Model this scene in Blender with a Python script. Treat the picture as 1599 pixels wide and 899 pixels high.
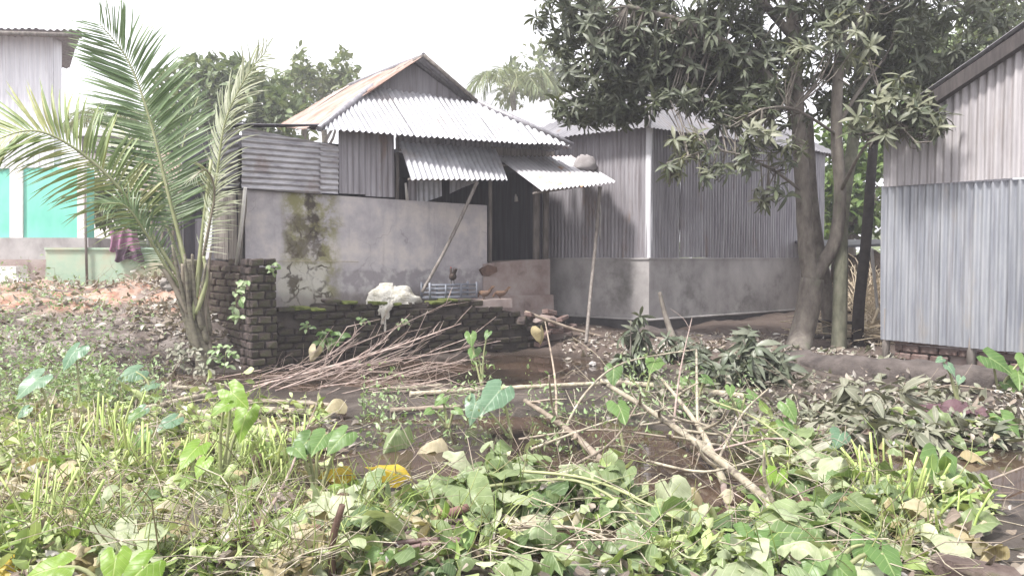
import bpy, math, random
import numpy as np
from mathutils import Vector, Matrix, noise, Quaternion
random.seed(7); rng = np.random.default_rng(7)
for o in list(bpy.data.objects): bpy.data.objects.remove(o)
S = bpy.context.scene; COL = S.collection
V = Vector; R = math.radians

# ------------------------------------------------------------------ camera
F, CX, CY, HOR, CH = 1250.0, 799.5, 449.5, 402.0, 1.6
PIT = math.atan((CY - HOR) / F)
cam = bpy.data.cameras.new('camera'); camo = bpy.data.objects.new('camera', cam); COL.objects.link(camo)
cam.sensor_width = 36; cam.lens = 36 * F / 1599; cam.clip_end = 3000; cam.clip_start = .05
camo.location = (0, 0, CH); camo.rotation_euler = (math.pi / 2 - PIT, 0, 0); S.camera = camo
# ------------------------------------------------------------------ sky, sun, exposure
SUN_EL, SUN_AZ = R(56), R(-128)          # light comes from the upper left, a little behind the camera
w = bpy.data.worlds.new('World'); S.world = w; w.use_nodes = True
nt = w.node_tree; nt.nodes.clear()
out = nt.nodes.new('ShaderNodeOutputWorld'); bg = nt.nodes.new('ShaderNodeBackground')
sky = nt.nodes.new('ShaderNodeTexSky'); sky.sky_type = 'NISHITA'; sky.sun_disc = False
sky.sun_elevation = SUN_EL; sky.sun_rotation = SUN_AZ; sky.dust_density = 6; sky.air_density = 1.0
mx = nt.nodes.new('ShaderNodeMix'); mx.data_type = 'RGBA'; mx.inputs[0].default_value = .88
mx.inputs[7].default_value = (9.7, 9.65, 10.1, 1)
nt.links.new(sky.outputs[0], mx.inputs[6]); nt.links.new(mx.outputs[2], bg.inputs[0])
bg.inputs[1].default_value = .078; nt.links.new(bg.outputs[0], out.inputs[0])
sl = bpy.data.lights.new('sun', 'SUN'); sl.energy = 3.0; sl.angle = R(9); sl.color = (1, .97, .93)
so = bpy.data.objects.new('sun', sl); COL.objects.link(so)
sd = V((math.sin(SUN_AZ) * math.cos(SUN_EL), math.cos(SUN_AZ) * math.cos(SUN_EL), math.sin(SUN_EL)))
so.rotation_euler = (-sd).to_track_quat('-Z', 'Y').to_euler(); so.location = sd * 40
S.view_settings.view_transform = 'Standard'; S.view_settings.look = 'None'; S.view_settings.gamma = 1
S.view_settings.exposure = 1.42
S.render.engine = 'CYCLES'

# ------------------------------------------------------------------ helpers
_c, _s = math.cos(PIT), math.sin(PIT)
def ray(px, py):
    a, b = (px - CX) / F, (CY - py) / F
    return V((a, _c + b * _s, -_s + b * _c))
C0 = V((0, 0, CH))
def at(px, py, Y):
    d = ray(px, py); return C0 + d * (Y / d.y)
def gnd(px, py, z=0.0):
    d = ray(px, py); return C0 + d * ((z - CH) / d.z)
def onplane(px, py, P, n):
    d = ray(px, py); return C0 + d * ((P - C0).dot(n) / d.dot(n))
def vplane(pa, Ya, pb, Yb):
    A, B = at(pa, HOR, Ya), at(pb, HOR, Yb)
    d = (B - A).normalized(); n = V((d.y, -d.x, 0))
    if n.dot(C0 - A) < 0: n = -n
    f = lambda px, py, off=0.0: onplane(px, py, A + n * off, n)
    f.n, f.d, f.A = n, d, A
    return f
def sstep(a, b, x):
    t = min(1, max(0, (x - a) / (b - a))); return t * t * (3 - 2 * t)
ORG = {}
def tag(o, label, cat, group=None):
    o['label'] = label; o['category'] = cat
    if group: o['group'] = group
    return o
def thing(name, label, cat, loc, group=None, rz=0):
    o = bpy.data.objects.new(name, None); COL.objects.link(o); o.location = loc; o.rotation_euler.z = rz
    o.empty_display_size = .1; ORG[o.name] = V(loc); return tag(o, label, cat, group)
def struct(o): o['kind'] = 'structure'; return o
def stuff(o): o['kind'] = 'stuff'; return o
def link_mesh(name, me, mat, parent=None, loc=None):
    o = bpy.data.objects.new(name, me); COL.objects.link(o)
    if mat and not me.materials: me.materials.append(mat)
    if parent:
        o.parent = parent; ORG[o.name] = ORG[parent.name]
        if loc is not None: o.location = V(loc) - ORG[parent.name]
    elif loc is not None: o.location = loc
    return o
class MB:
    def __init__(s): s.v, s.f, s.sm = [], [], []
    def add(s, vs, fs, sm=False):
        b = len(s.v); s.v += [V(p) for p in vs]; s.f += [[b + i for i in f] for f in fs]; s.sm += [sm] * len(fs); return s
    def box(s, c, sz, M=None):
        hx, hy, hz = [q / 2 for q in sz]; P = [V((x, y, z)) for x in (-hx, hx) for y in (-hy, hy) for z in (-hz, hz)]
        if M: P = [M @ p for p in P]
        return s.add([p + V(c) for p in P], [(0, 1, 3, 2), (4, 6, 7, 5), (0, 4, 5, 1), (2, 3, 7, 6), (0, 2, 6, 4), (1, 5, 7, 3)])
    def prism(s, poly, dv):
        n = len(poly); P = list(poly) + [p + dv for p in poly]
        return s.add(P, [list(range(n)), list(range(2 * n - 1, n - 1, -1))] + [(i, i + n, (i + 1) % n + n, (i + 1) % n) for i in range(n)])
    def tube(s, pts, rad, n=7, cap=True):
        pts = [V(p) for p in pts]; k = len(pts)
        if not hasattr(rad, '__len__'): rad = [rad] * k
        vs, fs = [], []; up = None
        for i, p in enumerate(pts):
            t = (pts[min(i + 1, k - 1)] - pts[max(i - 1, 0)]).normalized()
            if up is None: up = t.orthogonal().normalized()
            else:
                up = (up - t * up.dot(t)); up = up.normalized() if up.length > 1e-6 else t.orthogonal().normalized()
            b = t.cross(up)
            for j in range(n):
                a = 2 * math.pi * j / n; vs.append(p + (up * math.cos(a) + b * math.sin(a)) * rad[i])
        for i in range(k - 1):
            for j in range(n):
                fs.append((i * n + j, i * n + (j + 1) % n, (i + 1) * n + (j + 1) % n, (i + 1) * n + j))
        s.add(vs, fs, True)
        if cap:
            b = len(s.v) - k * n; s.f.append([b + j for j in range(n - 1, -1, -1)]); s.f.append([b + (k - 1) * n + j for j in range(n)]); s.sm += [False, False]
        return s
    def mesh(s, name, org):
        me = bpy.data.meshes.new(name); me.from_pydata([p - org for p in s.v], [], s.f)
        me.polygons.foreach_set('use_smooth', s.sm); me.update(); return me
    def build(s, name, mat, parent=None, rnd=False):
        if parent: org = ORG[parent.name]
        else:
            k = len(s.v); org = V((sum(p.x for p in s.v) / k, sum(p.y for p in s.v) / k, min(p.z for p in s.v)))
        o = link_mesh(name, s.mesh(name, org), mat, parent)
        if not parent: o.location = org; ORG[o.name] = org
        return o
def tri_mesh(name, v, t, luv=None, smooth=True):
    me = bpy.data.meshes.new(name); nv, ntr = len(v), len(t)
    me.vertices.add(nv); me.vertices.foreach_set('co', np.asarray(v, np.float32).ravel())
    me.loops.add(ntr * 3); me.loops.foreach_set('vertex_index', np.asarray(t, np.int32).ravel())
    me.polygons.add(ntr); me.polygons.foreach_set('loop_start', np.arange(0, ntr * 3, 3, dtype=np.int32))
    me.polygons.foreach_set('use_smooth', np.full(ntr, smooth))
    if luv is not None:
        a = me.attributes.new('luv', 'FLOAT_VECTOR', 'POINT'); a.data.foreach_set('vector', np.asarray(luv, np.float32).ravel())
    me.update(calc_edges=True); return me
def bake(name, items, mat, parent=None):
    """items: list of (template (v,t,uv), 4x4 Matrix)"""
    if not items: return None
    org = np.array(ORG[parent.name]) if parent else np.zeros(3)
    vs, ts, us, b = [], [], [], 0
    for (v, t, u), M in items:
        m = np.array(M); vs.append(v @ m[:3, :3].T + m[:3, 3] - org); ts.append(t + b); us.append(u); b += len(v)
    me = tri_mesh(name, np.concatenate(vs), np.concatenate(ts), np.concatenate(us))
    o = link_mesh(name, me, mat, parent); ORG[o.name] = V(org); return o
def frame(loc, ydir, up=(0, 0, 1), s=1.0, roll=0.0):
    y = V(ydir).normalized(); x = y.cross(V(up))
    x = x.normalized() if x.length > 1e-4 else y.orthogonal().normalized()
    z = x.cross(y)
    if roll: q = Quaternion(y, roll); x = q @ x; z = q @ z
    return Matrix(((x.x * s, y.x * s, z.x * s, loc[0]), (x.y * s, y.y * s, z.y * s, loc[1]), (x.z * s, y.z * s, z.z * s, loc[2]), (0, 0, 0, 1)))
def rdir(el0, el1):
    a = random.uniform(0, 2 * math.pi); e = R(random.uniform(el0, el1))
    return V((math.cos(a) * math.cos(e), math.sin(a) * math.cos(e), math.sin(e)))
def corr(name, poly, flow, parent, mat, pitch=.1, amp=.016, sheet=.82, jit=.014, rows=6, drop=.03, bow=.022):
    """corrugated sheets filling a flat convex polygon, each sheet one mesh; flow = direction of the corrugations"""
    n = V((0, 0, 0))
    for i in range(len(poly)):
        a, b = poly[i], poly[(i + 1) % len(poly)]; n += (a - poly[0]).cross(b - poly[0])
    n.normalize()
    if n.dot(C0 - poly[0]) < 0: n = -n
    vv = (flow - n * flow.dot(n)).normalized(); uu = vv.cross(n); O = poly[0]
    P2 = [((p - O).dot(uu), (p - O).dot(vv)) for p in poly]
    u0, u1 = min(p[0] for p in P2), max(p[0] for p in P2)
    def rng_v(u):
        h = []
        for i in range(len(P2)):
            (a, c), (b, d) = P2[i], P2[(i + 1) % len(P2)]
            if abs(b - a) < 1e-7: continue
            t = (u - a) / (b - a)
            if -1e-6 <= t <= 1 + 1e-6: h.append(c + (d - c) * t)
        return (min(h), max(h)) if len(h) > 1 else None
    ns = max(1, round((u1 - u0) / sheet)); W = (u1 - u0) / ns; res = []
    for k in range(ns):
        a, b = u0 + k * W - (.04 if k else 0), u0 + (k + 1) * W
        off = random.uniform(0, jit) + (k % 2) * .008; dv = random.uniform(-drop, drop) if ns > 1 else 0; tl = random.uniform(-.006, .006)
        m = max(2, int((b - a) / pitch * 8)); vs, fs, prev = [], [], None; sd = random.random() * 9
        for i in range(m + 1):
            u = min(max(a + (b - a) * i / m, u0 + 1e-5), u1 - 1e-5); r = rng_v(u)
            if not r or r[1] - r[0] < .004: prev = None; continue
            base = len(vs)
            for j in range(rows + 1):
                t = j / rows; v = r[0] + dv + (r[1] - r[0]) * t
                h = off + tl * (u - a) + amp * math.sin(2 * math.pi * u / pitch) + bow * noise.noise(V((u * 1.3 + sd, v * 1.3, sd)))
                vs.append(O + uu * u + vv * v + n * h)
            if prev is not None:
                for j in range(rows): fs.append((prev + j, base + j, base + j + 1, prev + j + 1))
            prev = base
        if fs: res.append(MB().add(vs, fs, True).build(name, mat, parent))
    return res

# ------------------------------------------------------------------ materials
def ramp(nt, cols, pos=None):
    r = nt.nodes.new('ShaderNodeValToRGB'); e = r.color_ramp.elements
    while len(e) < len(cols): e.new(.5)
    for i, c in enumerate(cols):
        e[i].position = pos[i] if pos else i / max(1, len(cols) - 1); e[i].color = (*c, 1)
    return r
def base_mat(name):
    m = bpy.data.materials.new(name); m.use_nodes = True; nt = m.node_tree; return m, nt, nt.nodes['Principled BSDF']
def nz(nt, vec, scale, detail=5, rough=.6):
    n = nt.nodes.new('ShaderNodeTexNoise'); n.inputs['Scale'].default_value = scale; n.inputs['Detail'].default_value = detail
    n.inputs['Roughness'].default_value = rough
    if vec is not None: nt.links.new(vec, n.inputs['Vector'])
    return n.outputs[0]
def mixc(nt, fac, a, b, mode='MIX'):
    m = nt.nodes.new('ShaderNodeMix'); m.data_type = 'RGBA'; m.blend_type = mode
    for i, q in ((0, fac), (6, a), (7, b)):
        if hasattr(q, 'is_output'): nt.links.new(q, m.inputs[i])
        elif i == 0: m.inputs[0].default_value = q
        else: m.inputs[i].default_value = (*q, 1)
    return m.outputs[2]
def mth(nt, op, a, b=0.0, c=0.0, clamp=False):
    m = nt.nodes.new('ShaderNodeMath'); m.operation = op; m.use_clamp = clamp
    for i, q in enumerate((a, b, c)):
        if hasattr(q, 'is_output'): nt.links.new(q, m.inputs[i])
        else: m.inputs[i].default_value = q
    return m.outputs[0]
def mapr(nt, v, a, b, c=0.0, d=1.0):
    m = nt.nodes.new('ShaderNodeMapRange'); m.interpolation_type = 'SMOOTHSTEP'; nt.links.new(v, m.inputs[0])
    for i, q in enumerate((a, b, c, d)): m.inputs[i + 1].default_value = q
    return m.outputs[0]
def coords(nt, stretch=(1, 1, 1), world=False):
    t = nt.nodes.new('ShaderNodeNewGeometry').outputs['Position'] if world else nt.nodes.new('ShaderNodeTexCoord').outputs['Object']
    mp = nt.nodes.new('ShaderNodeMapping'); mp.inputs['Scale'].default_value = stretch; nt.links.new(t, mp.inputs[0]); return mp.outputs[0]
def bump(nt, bs, h, st, dist=.02):
    b = nt.nodes.new('ShaderNodeBump'); b.inputs['Strength'].default_value = st; b.inputs['Distance'].default_value = dist
    nt.links.new(h, b.inputs['Height']); nt.links.new(b.outputs[0], bs.inputs['Normal'])
ZS = (6, 6, .5)
def M(name, cols, scale=4, rough=.8, metal=0, bmp=.3, stretch=(1, 1, 1), spot=None, spot_scale=2, spot_rng=(.55, .7), rnd=0.0, spec=.5, world=False, dist=.02):
    m, nt, bs = base_mat(name); vec = coords(nt, stretch, world)
    n1 = nz(nt, vec, scale); r = ramp(nt, cols, [.32 + .36 * i / max(1, len(cols) - 1) for i in range(len(cols))]); nt.links.new(n1, r.inputs[0]); c = r.outputs[0]
    if spot:
        n2 = nz(nt, coords(nt, (2.2, 2.2, .8) if stretch == ZS else (1, 1, 1), world), spot_scale, 6, .65); c = mixc(nt, mapr(nt, n2, *spot_rng), c, spot)
    if stretch == ZS: c = mixc(nt, mapr(nt, nz(nt, coords(nt, (14, 14, .35), world), 1.3, 6, .7), .5, .68, 0, .5), c, tuple(q * .5 + (.02, .0, -.01)[i] for i, q in enumerate(cols[0])))
    if rnd:
        oi = nt.nodes.new('ShaderNodeObjectInfo'); hsv = nt.nodes.new('ShaderNodeHueSaturation'); nt.links.new(c, hsv.inputs['Color'])
        nt.links.new(mth(nt, 'MULTIPLY_ADD', oi.outputs['Random'], 2 * rnd, 1 - rnd), hsv.inputs['Value']); c = hsv.outputs[0]
    nt.links.new(c, bs.inputs['Base Color']); bs.inputs['Roughness'].default_value = rough; bs.inputs['Metallic'].default_value = metal
    bs.inputs['Specular IOR Level'].default_value = spec
    if bmp: bump(nt, bs, nz(nt, vec, scale * 3.1, 6), bmp, dist)
    return m
def LM(name, cols, trans=.3, rough=.42, spec=.5, vein=None):
    m, nt, bs = base_mat(name); g = nt.nodes.new('ShaderNodeNewGeometry'); oi = nt.nodes.new('ShaderNodeObjectInfo')
    f = mth(nt, 'FRACT', mth(nt, 'ADD', g.outputs['Random Per Island'], oi.outputs['Random']))
    r = ramp(nt, cols); nt.links.new(f, r.inputs[0])
    c = mixc(nt, mapr(nt, nz(nt, coords(nt, (1, 1, 1), True), 14, 3), .35, .7, 0, .35), r.outputs[0], tuple(q * .6 for q in cols[0]))
    at_ = nt.nodes.new('ShaderNodeAttribute'); at_.attribute_name = 'luv'; sp = nt.nodes.new('ShaderNodeSeparateXYZ'); nt.links.new(at_.outputs['Vector'], sp.inputs[0])
    ax = mth(nt, 'ABSOLUTE', sp.outputs[0])
    if vein:
        # side veins slanting from the midrib
        ph = mth(nt, 'FRACT', mth(nt, 'MULTIPLY', mth(nt, 'SUBTRACT', sp.outputs[1], mth(nt, 'MULTIPLY', ax, .9)), 7.0))
        vn = mapr(nt, mth(nt, 'ABSOLUTE', mth(nt, 'SUBTRACT', ph, .5)), .0, .09, 1, 0)
        md = mapr(nt, ax, .006, .022, 1, 0)
        c = mixc(nt, mth(nt, 'MAXIMUM', mth(nt, 'MULTIPLY', vn, .45), mth(nt, 'MULTIPLY', md, .8)), c, vein)
        bump(nt, bs, mth(nt, 'MAXIMUM', vn, md), .35, .006)
    else:
        c = mixc(nt, mapr(nt, ax, .01, .06, .35, 0), c, tuple(min(1, q * 1.9 + .04) for q in cols[-1]))
    nt.links.new(c, bs.inputs['Base Color']); bs.inputs['Roughness'].default_value = rough; bs.inputs['Specular IOR Level'].default_value = spec
    tr = nt.nodes.new('ShaderNodeBsdfTranslucent'); ms = nt.nodes.new('ShaderNodeMixShader'); ms.inputs[0].default_value = trans
    nt.links.new(mixc(nt, 1.0, c, (1.0, 1.0, .55), 'MULTIPLY'), tr.inputs[0])
    o = nt.nodes['Material Output']; nt.links.new(bs.outputs[0], ms.inputs[1]); nt.links.new(tr.outputs[0], ms.inputs[2]); nt.links.new(ms.outputs[0], o.inputs[0])
    return m
tin_bright = M('galvanised tin', [(.29, .29, .31), (.4, .4, .425), (.48, .48, .5)], 2.5, .42, .35, .08, (1.4, 1.4, 1.4), spot=(.3, .27, .26), spot_scale=2.4, spot_rng=(.52, .74), rnd=.12)
tin_grey = M('weathered tin', [(.18, .17, .19), (.27, .26, .28), (.36, .35, .37)], 2.2, .45, .45, .1, ZS, spot=(.22, .17, .15), spot_scale=1.1, spot_rng=(.56, .78), rnd=.14)
tin_mauve = M('old tin wall', [(.205, .19, .205), (.285, .27, .29), (.345, .33, .355)], 2, .6, .15, .1, ZS, spot=(.2, .15, .13), spot_scale=1.3, spot_rng=(.55, .75), rnd=.12)
tin_blue = M('bluish tin wall', [(.2, .21, .24), (.27, .28, .305), (.33, .335, .355)], 2, .5, .3, .1, ZS, spot=(.3, .28, .26), spot_scale=1.6, spot_rng=(.56, .8), rnd=.08)
tin_cream = M('dusty tin wall', [(.27, .255, .26), (.345, .325, .335), (.4, .38, .385)], 2, .6, .15, .1, ZS, spot=(.3, .26, .24), spot_scale=1.6, spot_rng=(.56, .8), rnd=.06)
tin_dark = M('tin with dark shade', [(.05, .048, .06), (.08, .076, .09), (.11, .105, .12)], 2.2, .6, .2, .1, ZS, rnd=.12)  # kept very dark to put the room's shade into its inner walls
tin_rust = M('rusty tin', [(.24, .145, .11), (.31, .22, .185), (.37, .33, .31)], 1.6, .7, .1, .15, (1, 1, 1), spot=(.2, .115, .085), spot_scale=1.8, spot_rng=(.5, .7), rnd=.1)
tin_edge = M('tin with rusty edge', [(.34, .33, .34), (.44, .43, .45), (.5, .49, .51)], 2.5, .45, .3, .08, (1, 1, 1), spot=(.4, .24, .15), spot_scale=2.2, spot_rng=(.56, .7), rnd=.05)
tin_panel = M('scuffed tin panel', [(.26, .25, .27), (.38, .37, .39), (.48, .47, .49)], 2.2, .42, .4, .1, (2, 2, 6), spot=(.26, .22, .21), spot_scale=1.8, spot_rng=(.54, .74), rnd=.08)
tin_roofg = M('grey roof tin', [(.14, .135, .15), (.19, .185, .2), (.23, .225, .24)], 1.5, .6, .2, .05, (1, 1, 1), spot=(.15, .12, .11), spot_scale=1.5, rnd=.1)
tin_white = M('pale tin', [(.6, .6, .63), (.68, .68, .71), (.74, .74, .76)], 2, .5, .2, .05, ZS, rnd=.05)
wood_old = M('grey wood', [(.1, .085, .075), (.17, .15, .135), (.24, .215, .195)], 5, .85, 0, .4, (5, 5, .6))
wood_dark = M('dark wood', [(.03, .025, .025), (.06, .05, .048)], 5, .85, 0, .3, (5, 5, .6))
lath = M('pale lath', [(.45, .43, .41), (.6, .58, .55)], 5, .8, 0, .3, (5, 5, .6))
bamboo = M('dry bamboo', [(.17, .13, .1), (.27, .22, .17), (.36, .3, .24)], 6, .65, 0, .25, (1, 1, 1), spot=(.2, .17, .13), spot_scale=5, rnd=.2)
bamboo_pale = M('pale bamboo', [(.25, .21, .15), (.36, .32, .24), (.45, .41, .33)], 14, .75, 0, .7, spot=(.13, .105, .08), spot_scale=7, spot_rng=(.5, .66), rnd=.2)
twig = M('bare twig', [(.19, .135, .115), (.3, .23, .2), (.41, .34, .3)], 9, .8, 0, .3, rnd=.25)
twig_green = M('green stem', [(.2, .22, .1), (.3, .31, .16)], 8, .6, 0, .2, rnd=.2)
purple_stalk = M('purple brown stalk', [(.1, .065, .06), (.2, .13, .12)], 8, .55, 0, .2, rnd=.3)
stub_brown = M('cut brown stub', [(.06, .035, .025), (.15, .085, .06)], 9, .75, 0, .3, rnd=.3)
bark = M('mango bark', [(.1, .085, .075), (.16, .14, .12), (.21, .19, .16)], 7, .9, 0, .6, (1.5, 1.5, .7), spot=(.14, .15, .1), spot_scale=2.5, dist=.03)
bark_moss = M('mossy bark', [(.11, .11, .08), (.17, .17, .12), (.22, .21, .16)], 7, .9, 0, .6, (1.5, 1.5, .7), dist=.03)
bark_dark = M('dark bark', [(.035, .03, .03), (.07, .06, .055)], 7, .9, 0, .6)
palm_trunk = M('palm trunk', [(.09, .075, .06), (.15, .135, .1), (.2, .19, .13)], 6, .85, 0, .5, (1, 1, 3))
petiole = M('palm petiole', [(.18, .2, .09), (.26, .28, .14), (.32, .32, .19)], 5, .5, 0, .15)
petiole_dry = M('dry palm petiole', [(.16, .13, .1), (.3, .26, .2)], 5, .7, 0, .2)
brick = M('mossy brick', [(.04, .033, .033), (.075, .058, .054), (.11, .088, .078)], 7, .95, 0, .9, spot=(.055, .06, .03), spot_scale=2.5, spot_rng=(.48, .66), rnd=.3, spec=.2)
brick_red = M('weathered red brick', [(.1, .068, .06), (.16, .11, .098), (.21, .165, .15)], 7, .95, 0, .7, spot=(.09, .07, .06), spot_scale=4, rnd=.25, spec=.2)
brick_brown = M('damp brown brick', [(.06, .043, .038), (.1, .075, .066), (.15, .12, .105)], 5, .95, 0, .9, spot=(.07, .07, .035), spot_scale=2, spot_rng=(.5, .68), rnd=.2, spec=.2, dist=.03)
brick_black = M('sooty mossy brick', [(.022, .018, .017), (.045, .036, .032), (.085, .067, .058)], 4, .95, 0, 1.0, spot=(.045, .048, .026), spot_scale=2.2, spot_rng=(.5, .66), rnd=.25, spec=.2, dist=.03)
mortar = M('dark mortar', [(.04, .034, .03), (.075, .065, .058)], 6, 1, 0, .6, spec=.1)
moss = M('moss', [(.05, .06, .02), (.1, .12, .035), (.14, .14, .06)], 9, 1, 0, .8, spec=.1)
mudwall = M('mud plaster', [(.24, .18, .165), (.32, .26, .24), (.38, .33, .31)], 3, .95, 0, .5, spot=(.17, .13, .12), spot_scale=1.7, spec=.2)
plinth_mat = M('cement plinth', [(.27, .255, .25), (.37, .35, .345), (.44, .42, .41)], 2.2, .9, 0, .25, (1, 1, .7), spot=(.16, .155, .145), spot_scale=1.3, spot_rng=(.5, .75), spec=.3)
plinth_dark = M('dark plinth base', [(.04, .038, .04), (.08, .075, .075)], 3, .9, 0, .4)  # dark grey for the hut's lowest band and the floors
teal = M('turquoise paint', [(.13, .45, .35), (.17, .52, .41), (.21, .55, .44)], 2, .7, 0, .1, (1, 1, .6), spot=(.3, .45, .3), spot_scale=.8, spot_rng=(.58, .75))
white_paint = M('white paint', [(.62, .6, .58), (.74, .72, .7)], 3, .7, 0, .1)
green_plaster = M('pale green plaster', [(.28, .42, .32), (.38, .47, .36), (.45, .44, .33)], 1.6, .85, 0, .2, (1, 1, 1.2), spot=(.4, .36, .25), spot_scale=1.1, spot_rng=(.48, .7))
sack_mat = M('woven plastic sack', [(.36, .34, .3), (.48, .46, .41), (.56, .55, .5)], 9, .7, 0, .8, spot=(.3, .28, .2), spot_scale=7, spot_rng=(.5, .7), dist=.04)
crate_mat = M('grey plastic', [(.12, .13, .16), (.18, .19, .22)], 5, .5, 0, .1)
pink_cloth = M('pink cloth', [(.22, .09, .16), (.28, .13, .21), (.34, .19, .28)], 8, .9, 0, .4)
dark_cloth = M('dark purple cloth', [(.07, .04, .07), (.12, .07, .1)], 8, .9, 0, .4)
maroon = M('maroon plastic sheet', [(.07, .035, .042), (.11, .06, .068)], 6, .5, 0, .4)
pale_scrap = M('pale scrap', [(.28, .26, .25), (.46, .44, .42)], 6, .7, 0, .3, rnd=.15)
stone = M('rubble', [(.2, .175, .165), (.32, .29, .27), (.4, .37, .35)], 6, .95, 0, .6, rnd=.3)
straw = M('straw', [(.4, .32, .22), (.55, .46, .33), (.65, .57, .43)], 8, .8, 0, .3, rnd=.2)
bundle_mat = M('sooty basket', [(.2, .18, .18), (.28, .26, .26)], 6, .9, 0, .4)
hen_mat = M('hen feathers', [(.05, .03, .022), (.12, .07, .045), (.17, .1, .06)], 14, .8, 0, .3)
hen_dark = M('dark feathers', [(.025, .018, .016), (.06, .04, .032)], 14, .8, 0, .3)
comb_mat = M('comb', [(.3, .04, .03), (.4, .06, .05)], 14, .6)
beak_mat = M('beak and shank', [(.3, .2, .08), (.4, .28, .12)], 14, .6)
tarp = M('black tarp', [(.03, .03, .035), (.07, .07, .08)], 5, .5)
# leaves
L_mango = LM('mango leaf', [(.055, .07, .042), (.09, .105, .068), (.15, .16, .115), (.08, .095, .06), (.12, .14, .075)], .28, .48, .45)
L_mango_lit = LM('lit mango leaf', [(.1, .115, .065), (.17, .18, .12), (.25, .255, .18)], .28, .48, .45)  # paler copy of the mango leaf, light put into the near clusters
L_cut = LM('wilting mango leaf', [(.07, .09, .055), (.13, .15, .1), (.19, .2, .15), (.1, .12, .08)], .15, .45)
L_cutp = LM('dried mango leaf', [(.14, .15, .1), (.22, .22, .16), (.29, .28, .22)], .15, .55)
L_palm = LM('palm leaflet', [(.075, .135, .045), (.13, .205, .085), (.21, .28, .15)], .35, .4)
L_palmy = LM('yellowed palm leaflet', [(.16, .24, .07), (.28, .33, .12), (.38, .38, .17), (.14, .22, .07)], .35, .45)
L_palmg = LM('greyed palm leaflet', [(.18, .21, .12), (.28, .3, .2), (.4, .41, .31)], .25, .5)
L_taro = LM('taro leaf', [(.09, .175, .045), (.15, .25, .07)], .35, .4, vein=(.3, .4, .16))
L_lime = LM('lime taro leaf', [(.17, .3, .03), (.24, .38, .05)], .45, .4, vein=(.4, .5, .16))
L_blue = LM('bluish taro leaf', [(.11, .21, .12), (.17, .27, .17)], .3, .35, vein=(.3, .4, .28))
L_yellow = LM('yellow taro leaf', [(.5, .36, .02), (.6, .45, .04)], .4, .45, vein=(.55, .45, .12))
L_wilt = LM('wilted taro leaf', [(.2, .27, .11), (.32, .38, .2), (.47, .5, .34), (.14, .22, .08), (.4, .42, .28)], .28, .5, vein=(.5, .53, .36))
L_wiltd = LM('wilted dark taro leaf', [(.07, .12, .04), (.14, .2, .075), (.23, .29, .13), (.1, .145, .045)], .3, .42, vein=(.33, .39, .22))
L_dryt = LM('dried taro leaf', [(.3, .24, .12), (.4, .34, .2), (.45, .41, .3)], .25, .65, vein=(.5, .45, .3))
L_fresh = LM('fresh litter', [(.14, .22, .05), (.3, .4, .13), (.48, .54, .27), (.2, .3, .07), (.58, .6, .4), (.36, .46, .15)], .3, .45)
L_dry = LM('dry litter', [(.14, .1, .08), (.3, .25, .2), (.45, .41, .36), (.1, .075, .06), (.58, .56, .52), (.2, .16, .12)], .15, .75)
L_weed = LM('weed leaf', [(.16, .26, .09), (.27, .37, .17), (.42, .5, .32)], .3, .5)
L_stub = LM('cut green stalk', [(.18, .27, .06), (.3, .39, .11), (.43, .47, .2), (.22, .17, .1), (.34, .43, .13)], .2, .5)
L_tree = LM('tree leaf', [(.1, .14, .06), (.15, .2, .09), (.21, .25, .12)], .25, .45)
L_tree2 = LM('pale tree leaf', [(.1, .14, .05), (.15, .19, .08), (.2, .22, .1)], .3, .5)
L_bright = LM('sunlit tree leaf', [(.08, .14, .035), (.13, .2, .06), (.2, .26, .1)], .35, .45)
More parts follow.
